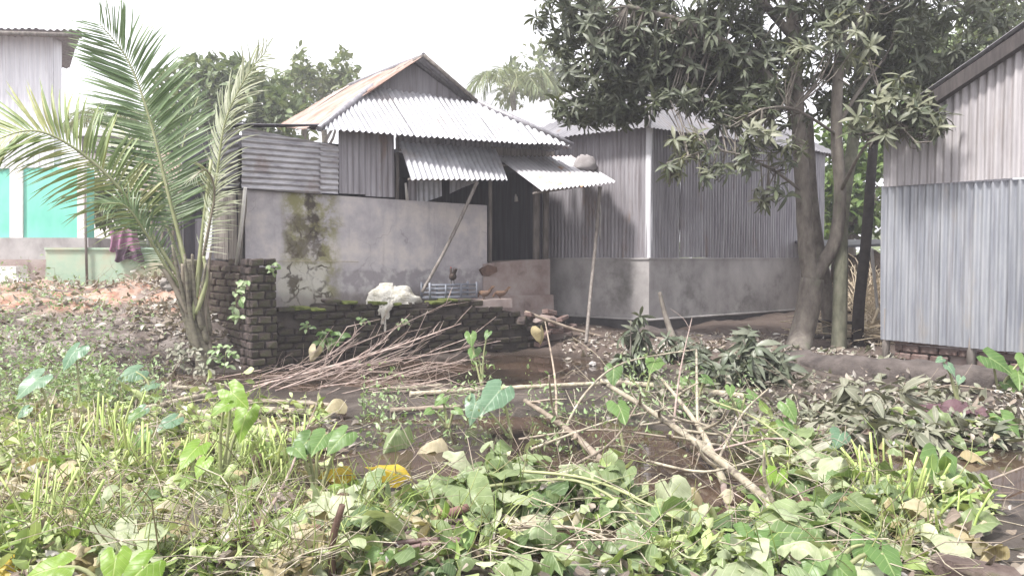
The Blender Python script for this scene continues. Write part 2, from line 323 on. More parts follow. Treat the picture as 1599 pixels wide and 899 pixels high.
# plastered wall with moss streaks and flaked patches
def wall_material():
    m, nt, bs = base_mat('stained plaster'); tc = nt.nodes.new('ShaderNodeTexCoord').outputs['Object']
    vr = nt.nodes.new('ShaderNodeVectorRotate'); vr.rotation_type = 'Z_AXIS'; nt.links.new(tc, vr.inputs['Vector']); vr.inputs['Angle'].default_value = -math.atan2(HF.d.y, HF.d.x)
    sp = nt.nodes.new('ShaderNodeSeparateXYZ'); nt.links.new(vr.outputs[0], sp.inputs[0]); x, z = sp.outputs[0], sp.outputs[2]; vec = vr.outputs[0]
    n1 = nz(nt, vec, 1.6, 6, .65); r = ramp(nt, [(.3, .28, .3), (.42, .395, .405), (.53, .49, .465)], [.34, .5, .62]); nt.links.new(n1, r.inputs[0]); c = r.outputs[0]
    # long rain streaks
    mp = nt.nodes.new('ShaderNodeMapping'); mp.inputs['Scale'].default_value = (7, 7, .5); nt.links.new(vec, mp.inputs[0])
    c = mixc(nt, mapr(nt, nz(nt, mp.outputs[0], 1.2, 5), .52, .75, 0, .45), c, (.24, .22, .225))
    # damp band near the ledge with a ragged upper edge
    wob = mth(nt, 'MULTIPLY', mth(nt, 'SUBTRACT', nz(nt, vec, 4.5, 5), .5), .3)
    zz = mth(nt, 'ADD', z, wob)
    c = mixc(nt, mth(nt, 'MULTIPLY', mapr(nt, zz, 1.36, 1.42, 1, 0), mapr(nt, x, 1.0, 1.5)), c, mixc(nt, mapr(nt, nz(nt, vec, 5, 5), .45, .65), (.27, .25, .26), (.42, .4, .4)))
    # moss band
    xw = mth(nt, 'ADD', x, mth(nt, 'MULTIPLY', mth(nt, 'SUBTRACT', nz(nt, vec, 2.2, 5), .5), .5))
    band = lambda a, b, e: mth(nt, 'MULTIPLY', mapr(nt, xw, a - e, a + e), mapr(nt, xw, b - e, b + e, 1, 0))
    mossn = mapr(nt, nz(nt, vec, 3.5, 6, .7), .36, .58)
    c = mixc(nt, mth(nt, 'MULTIPLY', mth(nt, 'MULTIPLY', band(.6, 1.4, .13), mossn), .85), c, (.19, .185, .055))
    # dark exposed strip with flaked plaster islands left in it
    vo = nt.nodes.new('ShaderNodeTexVoronoi'); vo.feature = 'DISTANCE_TO_EDGE'; vo.inputs['Scale'].default_value = 3.4
    nt.links.new(mixc(nt, .12, vec, nt.nodes[-1].outputs[0] if False else vec), vo.inputs['Vector'])
    nv = nt.nodes.new('ShaderNodeTexNoise'); nv.inputs['Scale'].default_value = 5; nt.links.new(vec, nv.inputs['Vector'])
    va = nt.nodes.new('ShaderNodeVectorMath'); va.operation = 'MULTIPLY_ADD'; nt.links.new(nv.outputs['Color'], va.inputs[0]); va.inputs[1].default_value = (.28, .28, .28); nt.links.new(vec, va.inputs[2]); nt.links.new(va.outputs[0], vo.inputs['Vector'])
    crack = mth(nt, 'MULTIPLY', mapr(nt, vo.outputs['Distance'], .02, .085, 1, 0), mapr(nt, nz(nt, vec, 3.7, 5), .38, .58, .15, 1))
    low = mth(nt, 'MULTIPLY', band(.5, 1.28, .06), mapr(nt, zz, 1.45, 1.55, 1, 0))
    c = mixc(nt, mth(nt, 'MULTIPLY', low, .85), c, mixc(nt, mapr(nt, nz(nt, vec, 2.6, 4), .4, .47), (.1, .085, .068), mixc(nt, crack, (.5, .48, .42), (.07, .06, .048))))
    mid = mth(nt, 'MULTIPLY', band(.6, 1.25, .1), mth(nt, 'MULTIPLY', mapr(nt, zz, 1.5, 1.62), mapr(nt, zz, 2.15, 2.3, 1, 0)))
    c = mixc(nt, mth(nt, 'MULTIPLY', mid, mth(nt, 'MAXIMUM', crack, mth(nt, 'MULTIPLY', mapr(nt, nz(nt, vec, 3, 4), .44, .54), .8))), c, (.1, .085, .06))
    strip = mth(nt, 'MULTIPLY', band(.93, 1.13, .035), mapr(nt, zz, 1.75, 1.95))
    c = mixc(nt, mth(nt, 'MULTIPLY', strip, mapr(nt, nz(nt, vec, 6, 5), .4, .55)), c, (.07, .058, .045))
    v2 = nt.nodes.new('ShaderNodeTexVoronoi'); v2.feature = 'DISTANCE_TO_EDGE'; v2.inputs['Scale'].default_value = 1.1; nt.links.new(va.outputs[0], v2.inputs['Vector'])
    c = mixc(nt, mth(nt, 'MULTIPLY', mapr(nt, v2.outputs['Distance'], .002, .009, .3, 0), mapr(nt, nz(nt, vec, 1.9, 3), .45, .6)), c, (.12, .1, .1))
    c = mixc(nt, mth(nt, 'MULTIPLY', mapr(nt, zz, .9, 1.15, 1, 0), .6), c, (.16, .14, .12))
    nt.links.new(c, bs.inputs['Base Color']); bs.inputs['Roughness'].default_value = .9; bs.inputs['Specular IOR Level'].default_value = .25
    hgt = mth(nt, 'SUBTRACT', nz(nt, vec, 6, 7, .7), mth(nt, 'MULTIPLY', crack, mth(nt, 'MAXIMUM', low, mid)))
    bump(nt, bs, hgt, .5, .03); return m
def ground_material():
    m, nt, bs = base_mat('mud ground'); vec = coords(nt, (1, 1, 1), True); sp = nt.nodes.new('ShaderNodeSeparateXYZ'); nt.links.new(vec, sp.inputs[0])
    r = ramp(nt, [(.03, .023, .019), (.06, .046, .038), (.11, .088, .073), (.18, .15, .13)], [.3, .45, .58, .72]); nt.links.new(nz(nt, vec, 2.3, 8, .7), r.inputs[0]); c = r.outputs[0]
    red = mth(nt, 'MULTIPLY', mth(nt, 'MULTIPLY', mapr(nt, sp.outputs[0], -4.2, -5.2), mapr(nt, sp.outputs[2], .62, .8)), mapr(nt, nz(nt, vec, 1.5, 6), .35, .55))
    c = mixc(nt, red, c, mixc(nt, mapr(nt, nz(nt, vec, 4, 6), .4, .6), (.3, .16, .11), (.42, .3, .24)))
    lbk = mth(nt, 'MULTIPLY', mapr(nt, sp.outputs[0], -2.8, -3.8), mapr(nt, sp.outputs[2], .1, .35)); c = mixc(nt, mth(nt, 'MULTIPLY', mth(nt, 'MULTIPLY', lbk, .75), mth(nt, 'SUBTRACT', 1.0, red)), c, mixc(nt, mapr(nt, nz(nt, vec, 5, 7), .4, .6), (.12, .095, .085), (.3, .26, .24)))
    rb = mth(nt, 'MULTIPLY', mapr(nt, sp.outputs[0], -.5, .6), mapr(nt, sp.outputs[1], 10.3, 11.2)); c = mixc(nt, mth(nt, 'MULTIPLY', rb, .5), c, (.12, .085, .07))
    c = mixc(nt, mapr(nt, sp.outputs[2], .0, .1, .65, 0), c, (.025, .019, .015))
    nt.links.new(c, bs.inputs['Base Color'])
    nt.links.new(mapr(nt, sp.outputs[2], .0, .12, .3, .95), bs.inputs['Roughness'])
    bump(nt, bs, nz(nt, vec, 9, 9, .75), .8, .05); return m
def water_material():
    m, nt, bs = base_mat('muddy water'); vec = coords(nt, (1, 1, 1), True)
    r = ramp(nt, [(.03, .023, .018), (.075, .05, .036)], [.4, .6]); nt.links.new(nz(nt, vec, .8, 3), r.inputs[0]); nt.links.new(r.outputs[0], bs.inputs['Base Color'])
    bs.inputs['Roughness'].default_value = .03; bs.inputs['IOR'].default_value = 1.33; bump(nt, bs, nz(nt, vec, 3, 3), .06, .02); return m

# ------------------------------------------------------------------ terrain and water
DIPS = []
for px, py, rx, ry, dp in [(330, 585, 1.0, .75, .3), (700, 585, 1.9, .7, .35), (850, 568, 1.0, .7, .3), (570, 760, .5, .45, .2), (600, 735, .6, .4, .2), (720, 700, .5, .5, .2), (820, 680, .7, .45, .22),
                           (960, 690, .7, .5, .22), (1060, 720, .5, .45, .22), (1130, 780, .5, .4, .22), (1010, 730, .5, .4, .2), (1560, 735, .85, .5, .34), (1490, 722, .45, .3, .25), (860, 840, .3, .16, .15), (960, 850, .3, .15, .15), (820, 885, .15, .1, .12)]:
    p = gnd(px, py); DIPS.append((p.x, p.y, rx, ry, dp))
def gz(x, y, fine=True):
    n = noise.noise(V((x * .7, y * .7, 1.3))) * .06 + noise.noise(V((x * 2.1, y * 2.1, 5.1))) * .04
    z = .05 + n
    if fine: z += noise.noise(V((x * 6, y * 6, 2.2))) * .025
    lb = sstep(-2.6, -4.2, x + .12 * (y - 11)) * sstep(9.3, 14.8, y); z += lb * (1.0 + 3 * n)
    rb = sstep(.2, 2.2, x - .25 * (12 - y)) * sstep(9.0, 11.8, y); z += rb * .2
    z += sstep(13.5, 19, y) * .3 * (1 - lb)
    for dx, dy, rx, ry, dp in DIPS:
        q = ((x - dx) / rx) ** 2 + ((y - dy) / ry) ** 2
        if q < 6: z -= 1.15 * dp * math.exp(-q * .8)
    return z
def axis(fine0, fine1, st, lo, hi):
    a = list(np.arange(fine0, fine1, st)); d = st; p = fine0; l = []
    while p > lo: d *= 1.35; p -= d; l.append(p)
    d = st; p = a[-1]; r = []
    while p < hi: d *= 1.35; p += d; r.append(p)
    return l[::-1] + a + r
xs, ys = axis(-8.5, 8.5, .085, -180, 180), axis(2.0, 16.5, .085, -30, 260)
gv = [(x, y, gz(x, y)) for y in ys for x in xs]; nx = len(xs)
gme = bpy.data.meshes.new('ground'); gme.from_pydata(gv, [], [(j * nx + i, j * nx + i + 1, (j + 1) * nx + i + 1, (j + 1) * nx + i) for j in range(len(ys) - 1) for i in range(nx - 1)])
gme.polygons.foreach_set('use_smooth', [True] * len(gme.polygons))
struct(link_mesh('ground', gme, ground_material()))
wme = bpy.data.meshes.new('water'); wme.from_pydata([(-7, 2, 0), (8, 2, 0), (8, 13.6, 0), (-7, 13.6, 0)], [], [(0, 1, 2, 3)]); struct(link_mesh('pond_water', wme, water_material()))
def wet(x, y): return gz(x, y, False) < -.015
def G(px, py, dz=0.0):
    p = gnd(px, py, 0)
    for _ in range(8): p = gnd(px, py, max(gz(p.x, p.y, False), -.01))
    p.z += dz; return p

# ------------------------------------------------------------------ brick helper
def chamfer_box(l, h, d, b, seed):
    rr = random.Random(seed); vs, fs = [], []
    import itertools
    idx = {}
    for sx, sy, sz in itertools.product((-1, 1), repeat=3):
        j = V((rr.uniform(-1, 1), rr.uniform(-1, 1), rr.uniform(-1, 1))) * b * .6
        for a in range(3):
            p = [sx * l / 2, sy * d / 2, sz * h / 2]
            for q in range(3):
                if q != a: p[q] -= (sx, sy, sz)[q] * b
            idx[(sx, sy, sz, a)] = len(vs); vs.append(V(p) + j)
    def quad(l_): fs.append(l_)
    for a in range(3):
        o = [q for q in range(3) if q != a]
        for s in (-1, 1):
            L = []
            for u, v_ in ((-1, -1), (1, -1), (1, 1), (-1, 1)):
                k = [0, 0, 0]; k[a] = s; k[o[0]] = u; k[o[1]] = v_; L.append(idx[(*k, a)])
            quad(L)
        for u in (-1, 1):
            for v_ in (-1, 1):
                L = []
                for s, ax in ((-1, o[0]), (-1, o[1]), (1, o[1]), (1, o[0])):
                    k = [0, 0, 0]; k[a] = s; k[o[0]] = u; k[o[1]] = v_; L.append(idx[(*k, ax)])
                quad(L)
    for sx, sy, sz in itertools.product((-1, 1), repeat=3): quad([idx[(sx, sy, sz, a)] for a in range(3)])
    me = bpy.data.meshes.new('brick'); me.from_pydata(vs, [], fs); me.update(); return me
BR = {}
def bricks(parent, A, d, n, length, z0, ztop, mat, bl=.24, ch=.105, dep=.11, hole=.0):
    """courses of bricks on a face: A start, d direction, n outward; ztop(u) = ragged top"""
    key = (mat.name, bl)
    if key not in BR:
        BR[key] = []
        for i in range(5):
            me = chamfer_box(bl - .014, ch - .012, dep, .014, i + 11); me.materials.append(mat); BR[key].append(me)
    rz = math.atan2(d.y, d.x); k = 0; z = z0
    while z < z0 + 3:
        u = (bl / 2 if k % 2 else 0) - bl * .5; any_ = False
        while u < length - .01:
            a, b = max(0, u), min(length, u + bl)
            if b - a > bl * .3 and z + ch * .6 < ztop((a + b) / 2):
                any_ = True
                if random.random() > hole:
                    p = A + d * ((a + b) / 2) + n * (random.uniform(-.025, .02) - dep * .35); p.z = z + ch / 2
                    o = link_mesh('brick', random.choice(BR[key]), None, parent, p)
                    o.rotation_euler = (random.uniform(-.06, .06), random.uniform(-.045, .045), rz + random.uniform(-.07, .07))
                    o.scale = ((b - a) / bl * random.uniform(.97, 1.0), 1, random.uniform(.94, 1.02))
            u += bl
        if not any_: break
        z += ch; k += 1

# ------------------------------------------------------------------ main house
HF = vplane(385, 11.7, 760, 14.2); HS = vplane(374, 11.6, 330, 12.75)
UP = V((0, 0, 1))
house = thing('tin_house', 'plaster walled house with rusty hipped tin roof behind the dark brick ledge', 'house', HF(560, 470) - HF.n * 1.5)
wall_mat = wall_material()
o = MB().prism([HF(383, 296), HF(500, 303.5), HF(640, 313), HF(760.5, 320.5), HF(760.5, 482), HF(383, 520)], -HF.n * .14).build('plaster_wall', wall_mat, house)
# shift the object origin so that wall metres run from its left end
A0 = HF(385, 402); off = V((A0.x, A0.y, 0)) - ORG[house.name]; o.data.transform(Matrix.Translation(-off)); o.location = off
o = MB().prism([HF(755, 412, .03), HF(800, 407, .03), HF(859, 404.5, .03), HF(859, 500, .03), HF(755, 500, .03)], -HF.n * .5).build('mud_threshold', mudwall, house)
MB().prism([HF(745, 463, .16), HF(864, 460, .16), HF(866, 495, .16), HF(745, 500, .16)], -HF.n * .2).build('plinth_step', mudwall, house)
MB().prism([HF(750, 421, .055), HF(762, 413, .055), HF(776, 417, .055), HF(777, 424, .055), HF(764, 431, .055), HF(755, 430, .055)], -HF.n * .1).build('plaster_hole_patch', stub_brown, house)  # raised brown patch standing in for a hole in the plaster
# front sheets
corr('wall_sheet', [HF(377, 198, .07), HF(503, 224, .07), HF(503, 304, .07), HF(377, 294, .07)], HF.d, house, tin_panel, pitch=.085, amp=.013, sheet=.62)
corr('wall_sheet', [HF(500, 222, .09), HF(529, 229, .09), HF(528, 304, .09), HF(500, 301.5, .09)], HF.d, house, tin_panel, pitch=.085, amp=.013, sheet=2)
corr('wall_sheet', [HF(528, 200, .02), HF(617, 205, .02), HF(617, 306, .02), HF(528, 302, .02)], UP, house, tin_mauve, pitch=.1, amp=.013, sheet=.5)
corr('wall_sheet', [HF(617, 200, -.05), HF(872, 212, -.05), HF(872, 262, -.05), HF(617, 236, -.05)], UP, house, tin_grey, pitch=.1, amp=.02)
corr('wall_sheet', [HF(636, 280, -.12), HF(652, 280, -.12), HF(652, 320, -.12), HF(636, 320, -.12)], UP, house, tin_mauve, pitch=.1, amp=.01)
corr('wall_sheet', [HF(650, 262, -.22), HF(691, 262, -.22), HF(691, 306, -.22), HF(668, 314, -.22), HF(650, 318, -.22)], UP, house, tin_bright, pitch=.1, amp=.01, sheet=2)
corr('wall_sheet', [HF(700, 258, -.25), HF(752, 258, -.25), HF(745, 284, -.25), HF(720, 294, -.25), HF(701, 303, -.25)], UP, house, tin_bright, pitch=.1, amp=.01, sheet=2)
MB().prism([HF(768, 229, .05), HF(866, 236, .05), HF(866, 247, .05), HF(768, 242, .05)], -HF.n * .03).build('eave_board', wood_old, house)
for px, w_ in ((620, .04), (765, .05), (837, .09), (852, .08)):
    a, b = HF(px, 215, -.1), HF(px, 412 if px > 760 else 320, -.1); MB().tube([a, (a + b) / 2 + HF.d * .01, b], w_ * .75, 7).build('post', wood_old, house)
a = HF(633.5, 286, .06); b = HF(636, 313, -.02); MB().tube([a, b], [.02, .03], 6).build('cloth_strip', lath, house)
a = HF(805, 303, -.3); MB().tube([a, a + V((.01, 0, -.07)), a + V((.015, 0, -.14))], [.01, .035, .04], 6).build('hanging_bag', pale_scrap, house)
# back and side walls close the dark room
bA, bB = HF(385, 402), HF(859, 402); back = -HF.n * 3.6
def wallbox(a, b, z0, z1, t, mat, name='back_wall'):
    d = (b - a).normalized(); n = V((d.y, -d.x, 0)); P = [V((a.x, a.y, z0)), V((b.x, b.y, z0)), V((b.x, b.y, z1)), V((a.x, a.y, z1))]
    return MB().prism(P, n * t).build(name, mat, house)
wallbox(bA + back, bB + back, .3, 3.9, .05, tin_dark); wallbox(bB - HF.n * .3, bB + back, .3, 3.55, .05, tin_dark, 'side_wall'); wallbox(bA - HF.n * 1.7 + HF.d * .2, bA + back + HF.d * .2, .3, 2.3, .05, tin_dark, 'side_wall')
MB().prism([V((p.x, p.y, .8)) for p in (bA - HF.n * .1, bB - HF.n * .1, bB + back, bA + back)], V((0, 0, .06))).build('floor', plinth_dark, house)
# left side face
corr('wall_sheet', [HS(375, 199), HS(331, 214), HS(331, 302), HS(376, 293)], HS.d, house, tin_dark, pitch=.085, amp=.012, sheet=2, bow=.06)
corr('wall_sheet', [HS(386, 296, -.02), HS(336, 302, -.02), HS(334, 404, -.02), HS(378, 412, -.02)], UP, house, wood_old, pitch=.22, amp=.012, sheet=.4)
a, b = HS(383, 293, .05), HS(369, 413, .05); MB().tube([a, (a + b) / 2 + V((.01, 0, 0)), b], .028, 6).build('corner_lath', lath, house)
corr('wall_sheet', [HS(330, 296, -.1), HS(316, 330, -.1), HS(316, 408, -.1), HS(330, 400, -.1)], UP, house, tin_white, pitch=.1, amp=.01, sheet=2, bow=.05)
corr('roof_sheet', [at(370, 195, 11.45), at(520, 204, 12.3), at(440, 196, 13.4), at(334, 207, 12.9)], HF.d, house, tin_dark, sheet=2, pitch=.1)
# main roof
Fp, Ep, Hp = at(498, 203, 12.0), at(894, 229, 14.35), at(583, 136, 13.5)
nF = (Ep - Fp).cross(Hp - Fp).normalized(); H2 = onplane(746, 161, Fp, nF)
Rp = at(662, 88, 13.75); rd = V((-HF.d.y, HF.d.x, 0)); R2 = Rp + rd * 3.0
dn = (((Fp + Ep) / 2) - ((Hp + H2) / 2)).normalized()
corr('roof_sheet', [Hp, H2, Ep, Fp], dn, house, tin_bright, pitch=.1, amp=.017, sheet=.8, drop=.02)
nL = (Rp - Fp).cross(R2 - Fp).normalized(); Gp = onplane(432, 198, Fp, nL); HL = onplane(586, 131, Fp, nL); G2 = Fp + rd * 3.4
corr('roof_sheet', [Rp, R2, Gp, Fp, HL], (Fp - Rp) - rd * (Fp - Rp).dot(rd), house, tin_rust, pitch=.1, amp=.017, sheet=.7, drop=.015)
corr('roof_sheet', [Rp + UP * .0, H2, Ep, Ep + rd * 3.4, R2], (Ep - Rp) - rd * (Ep - Rp).dot(rd), house, tin_grey, pitch=.1, amp=.017, sheet=.8)
gb = rd * .35
MB().prism([Hp + gb * .6 - UP * .02, H2 + gb * .6 - UP * .02, Rp + gb * 1.0 - UP * .06], rd * .04).build('gable', tin_mauve, house)
MB().prism([V((p.x, p.y, 3.3)) for p in (bA - HF.n * .16 + HF.d * .25, bB - HF.n * .16, bB + back, bA + back + HF.d * .25)], V((0, 0, .03))).build('shade_ceiling', wood_dark, house)  # unseen board added to keep sky light out of the room
for a, b, r_ in ((Rp, H2, .035), (Rp, HL, .03), (H2, Ep, .06), (Hp, Fp, .05), (Rp, R2, .05)):
    MB().tube([a + UP * .015, (a + b) / 2 + UP * .015, b + UP * .015], r_, 6).build('ridge_cap' if r_ > .04 else 'barge_board', tin_grey if r_ > .04 else wood_old, house)
# awnings
def awning(pts, mat, rows=1):
    corr('awning_sheet', pts, (pts[3] - pts[0]), house, mat, pitch=.1, amp=.019, sheet=.78, drop=.0, jit=.004)
    for t in (.12, .85):
        a, b = pts[0].lerp(pts[3], t), pts[1].lerp(pts[2], t); MB().tube([a - UP * .05, b - UP * .05], .02, 6).build('awning_batten', wood_old, house)
a0, a1 = HF(622, 222, .06), HF(772, 236, .06)
awning([a0, a1, at(793, 281, a1.y - .62), at(640, 285, a0.y - .62)], tin_bright)
a0, a1 = HF(776, 247, .05), HF(893, 251, .05)
awning([a0, a1, at(963, 285, a1.y - .95), at(843, 307, a0.y - 1.05)], tin_edge)
# brick base on the left side
lb_ = thing('brick_base_wall', 'old brown brick base wall under the leaning sheets behind palm', 'brick wall', V((HS(350, 470).x, HS(350, 470).y, .1)))
HB = vplane(392, 11.15, 324, 12.55)
MB().prism([HB(392, 414, -.03), HB(324, 406, -.03), HB(324, 580, -.03), HB(392, 600, -.03)], -HB.n * .12).build('core', brick_brown, lb_)
bl_ = (HB(392, 402) - HB(324, 402)); bricks(lb_, V((HB(324, 402).x, HB(324, 402).y, 0)), bl_.normalized(), HB.n, bl_.length, .12, lambda u: 1.5 + .06 * math.sin(u * 7), brick_brown)
# brick pillar and ledge in front
PF = vplane(389, 10.98, 432, 11.2)
pil = thing('brick_pillar', 'dark mossy brick pillar standing in the water left of plaster wall', 'brick pillar', V((PF(410, 402).x, PF(410, 402).y, -.05)))
pa, pb = PF(390, 402), PF(432, 402); pw = (pb - pa).length
MB().prism([V((q.x, q.y, -.05)) for q in (pa - PF.n * .03 + PF.d * .02, pb - PF.n * .03 - PF.d * .02, pb - PF.n * .45 - PF.d * .02, pa - PF.n * .45 + PF.d * .02)], V((0, 0, 1.5))).build('core', mortar, pil)
bricks(pil, V((pa.x, pa.y, 0)), PF.d, PF.n, pw, -.02, lambda u: 1.58, brick, bl=.2, ch=.115)
lf = -PF.n; bricks(pil, V((pa.x, pa.y, 0)) - PF.n * .02, -PF.n, -PF.d, .42, -.02, lambda u: 1.58, brick, bl=.2, ch=.115)
LF = vplane(430, 11.35, 850, 13.75)
led = thing('brick_ledge', 'long dark ruined brick ledge below the plaster wall', 'brick wall', V((LF(640, 402).x, LF(640, 402).y, -.05)))
la, lb2 = LF(430, 402), LF(850, 402); ll = (lb2 - la).length
def ltop(u):
    f = u / ll
    z = 1.6 - (475 - HOR) / F * (11.35 + (13.75 - 11.35) * f)
    if f < .2: z = .93 - .0 * f
    elif f < .3: z = .9
    elif f < .72: z = .9
    else: z = .9 - (f - .72) * 1.5
    return z - (.08 if f < .16 else 0) + noise.noise(V((u * 2.6, 3, 1))) * .09
prof = [V((la.x, la.y, 0)) + LF.d * (ll * i / 24) - LF.n * .035 + UP * (ltop(ll * i / 24) - .03) for i in range(25)]
MB().prism([V((prof[0].x, prof[0].y, -.1))] + prof + [V((prof[-1].x, prof[-1].y, -.1))], -LF.n * .62).build('core', mortar, led)
bricks(led, V((la.x, la.y, 0)), LF.d, LF.n, ll, -.04, ltop, brick_black, bl=.25, ch=.105, hole=.09)
# mossy top courses
for i in range(int(ll * .72 / .24)):
    u = .12 + i * .24
    if random.random() < .12: continue
    p = V((la.x, la.y, 0)) + LF.d * u - LF.n * (.06 + random.uniform(0, .03)); p.z = ltop(u) + .012
    o = link_mesh('brick', chamfer_box(.23, .05, .3, .012, i + 50), moss if random.random() < .65 else brick, led, p); o.rotation_euler = (0, 0, math.atan2(LF.d.y, LF.d.x) + random.uniform(-.05, .05))
# tumbled bricks below the step
for i, (px, py, rz) in enumerate([(845, 505, .3), (828, 492, .6), (858, 488, .2), (835, 512, .1), (862, 505, .9), (850, 522, .5), (832, 527, 1.2), (878, 497, .4), (868, 517, .1), (815, 500, .8), (890, 512, .3), (845, 535, .2)]):
    p = LF(px, py, .12 + random.uniform(-.1, .1))
    o = link_mesh('loose_brick', chamfer_box(.26, .08, .14, .015, 90 + i), brick_red if i % 3 else brick); o.location = p
    o.rotation_euler = (random.uniform(-.2, .2), random.uniform(-.25, .25), .6 + rz); tag(o, 'loose broken brick in the tumbled heap below the doorway step', 'brick', 'tumbled bricks below the step')
mound = MB(); P = [LF(810, 540, -.1), LF(900, 540, -.1)]
for i, (px, py, r_) in enumerate([(852, 508, .2), (835, 530, .18), (872, 524, .2)]):
    c = LF(px, py, -.2); k = 10
    vs = [c + V((math.cos(a) * math.cos(e) * r_ * 1.3, math.sin(a) * math.cos(e) * r_, math.sin(e) * r_)) * (1 + .25 * noise.noise(V((a * 2, e * 3, i)))) for e in [R(-40), R(0), R(35), R(70)] for a in [2 * math.pi * j / k for j in range(k)]]
    mound.add(vs, [(e * k + j, e * k + (j + 1) % k, (e + 1) * k + (j + 1) % k, (e + 1) * k + j) for e in range(3) for j in range(k)] + [list(range(3 * k, 4 * k))], True)
tag(mound.build('mud_heap', mudwall), 'small heap of brown mud under the doorway threshold', 'mud heap')

# ------------------------------------------------------------------ hut beside the house
KL = vplane(1015, 14.5, 870, 15.8); KR = vplane(1015, 14.5, 1180, 16.4)
hut = thing('tin_hut', 'dark grey tin hut on cement plinth behind the mango trunks', 'hut', V((KR(1015, 402).x + .5, 16, .2)))
cK = KL(1015, 402); eL = KL(812, 402); eR = KR(1287, 402)
zP, zB, zE = 1.575, .47, 3.95
def pt(p, z): return V((p.x, p.y, z))
corr('wall_sheet', [pt(cK, zE), pt(eL, zE), pt(eL, zP), pt(cK, zP)], UP, hut, tin_mauve, pitch=.082, amp=.011, sheet=.78)
corr('wall_sheet', [pt(cK, zE), pt(eR, zE), pt(eR, zP), pt(cK, zP)], UP, hut, tin_grey, pitch=.082, amp=.013, sheet=.78)
bk = eL + (eR - cK)
ring = [cK, eR, bk, eL]
ctr = sum(ring, V()) / 4
def off_ring(d): return [p + (p - ctr).normalized() * d for p in ring]
MB().prism([pt(p, zB) for p in off_ring(.06)], UP * (zP - zB)).build('plinth', plinth_mat, hut)
MB().prism([pt(p, zP - .012) for p in off_ring(.085)], UP * .03).build('plinth_lip', plinth_mat, hut)
MB().prism([pt(p, -.1) for p in off_ring(.1)], UP * (zB + .08)).build('plinth_base', plinth_dark, hut)
for a, b in ((0, 1), (0, 3)):
    q = off_ring(.11); A, B = pt(q[a], zB + .005), pt(q[b], zB + .005); MB().tube([A, B], .022, 5).build('base_line', plinth_mat, hut)
MB().prism([pt(p, zP) for p in off_ring(-.1)], UP * .01).build('floor', plinth_dark, hut)
a = cK + (cK - ctr).normalized() * .03
MB().prism([pt(a + KR.d * .0 - KL.d * .0, zP), pt(a + KR.d * .07, zP), pt(a + KR.d * .02 + (a - ctr).normalized() * .015, zP), pt(a + KL.d * .09, zP)], UP * (zE - zP)).build('corner_trim', tin_white, hut)
er = off_ring(.36); apx = V((ctr.x, ctr.y, 5.35)); rz1, rz2 = ctr - (eR - cK) * .12, ctr + (eR - cK) * .12
ra, rb = pt(rz1, 5.3), pt(rz2, 5.3); E = [pt(p, zE - .06) for p in er]
corr('roof_sheet', [E[0], E[1], rb, ra], (E[0] + E[1]) / 2 - (ra + rb) / 2, hut, tin_roofg, pitch=.1, amp=.012, bow=.004, jit=.004)
corr('roof_sheet', [E[3], E[0], ra], (E[0] + E[3]) / 2 - ra, hut, tin_roofg, pitch=.1, amp=.012, bow=.004, jit=.004)
corr('roof_sheet', [E[1], E[2], rb], (E[1] + E[2]) / 2 - rb, hut, tin_roofg, pitch=.1, amp=.012, bow=.004, jit=.004)
corr('roof_sheet', [E[2], E[3], ra, rb], (E[2] + E[3]) / 2 - ra, hut, tin_roofg, pitch=.1, amp=.012, bow=.004, jit=.004)
MB().tube([E[0] + UP * .02, ra + UP * .02, rb + UP * .02], .05, 6).build('ridge_cap', tin_cream, hut)
# rust patch with a tear, made as a nailed scrap
# ------------------------------------------------------------------ shed on the right
SW = vplane(1382, 11.0, 1599, 9.65)
shed = thing('tin_shed', 'pale blue grey corrugated tin shed under the mango branches', 'shed', V((6.2, 10.6, .2)))
farx = 1990
corr('wall_sheet', [SW(1376, 291, .0), SW(farx, 262, .0), SW(farx, 590, .0), SW(1376, 529.5, .0)], UP, shed, tin_blue, pitch=.1, amp=.017, sheet=.84, drop=.006)
corr('wall_sheet', [SW(1380, 190, .035), SW(1599, 45, .035), SW(farx, -210, .035), SW(farx, 250, .035), SW(1599, 277, .035), SW(1380, 292, .035)], UP, shed, tin_cream, pitch=.1, amp=.017, sheet=.9, drop=.0)
sb = -SW.n * 4.2; v0, v1 = SW(1362, 200, .22), SW(farx, -240, .22)
corr('roof_sheet', [v0, v1, v1 + sb, v0 + sb], v0 - v1, shed, tin_grey, pitch=.1, amp=.016)
MB().prism([SW(1362, 206, .2), SW(1599, 44, .2), SW(farx, -226, .2), SW(farx, -200, .2), SW(1599, 68, .2), SW(1362, 226, .2)], -SW.n * .13).build('barge_board', wood_dark, shed)
sa = SW(1380, 402, -.03)
P = [pt(sa, .45), pt(sa + sb, .45), pt(sa + sb, 3.3), pt(sa, 3.3)]
MB().prism(P, SW.d * .03).build('side_wall', tin_grey, shed)
for px in (1386, 1520, 1640): a = SW(px, 402, -.06); MB().tube([pt(a, .0), pt(a, .9)], .055, 8).build('post', wood_old, shed)
ft = thing('brick_footing', 'low crumbling brick footing under the tin shed', 'brick wall', V((SW(1490, 402).x, SW(1490, 402).y, 0)))
fa = SW(1398, 402, -.1); MB().prism([pt(fa - SW.n * .08, -.1), pt(fa - SW.n * .08 + SW.d * 4, -.1), pt(fa - SW.n * .3 + SW.d * 4, -.1), pt(fa - SW.n * .3, -.1)], UP * .5).build('core', mudwall, ft)
bricks(ft, pt(fa, 0), SW.d, SW.n, 3.2, .1, lambda u: .5 + .05 * math.sin(u * 5), brick_red, hole=.15)

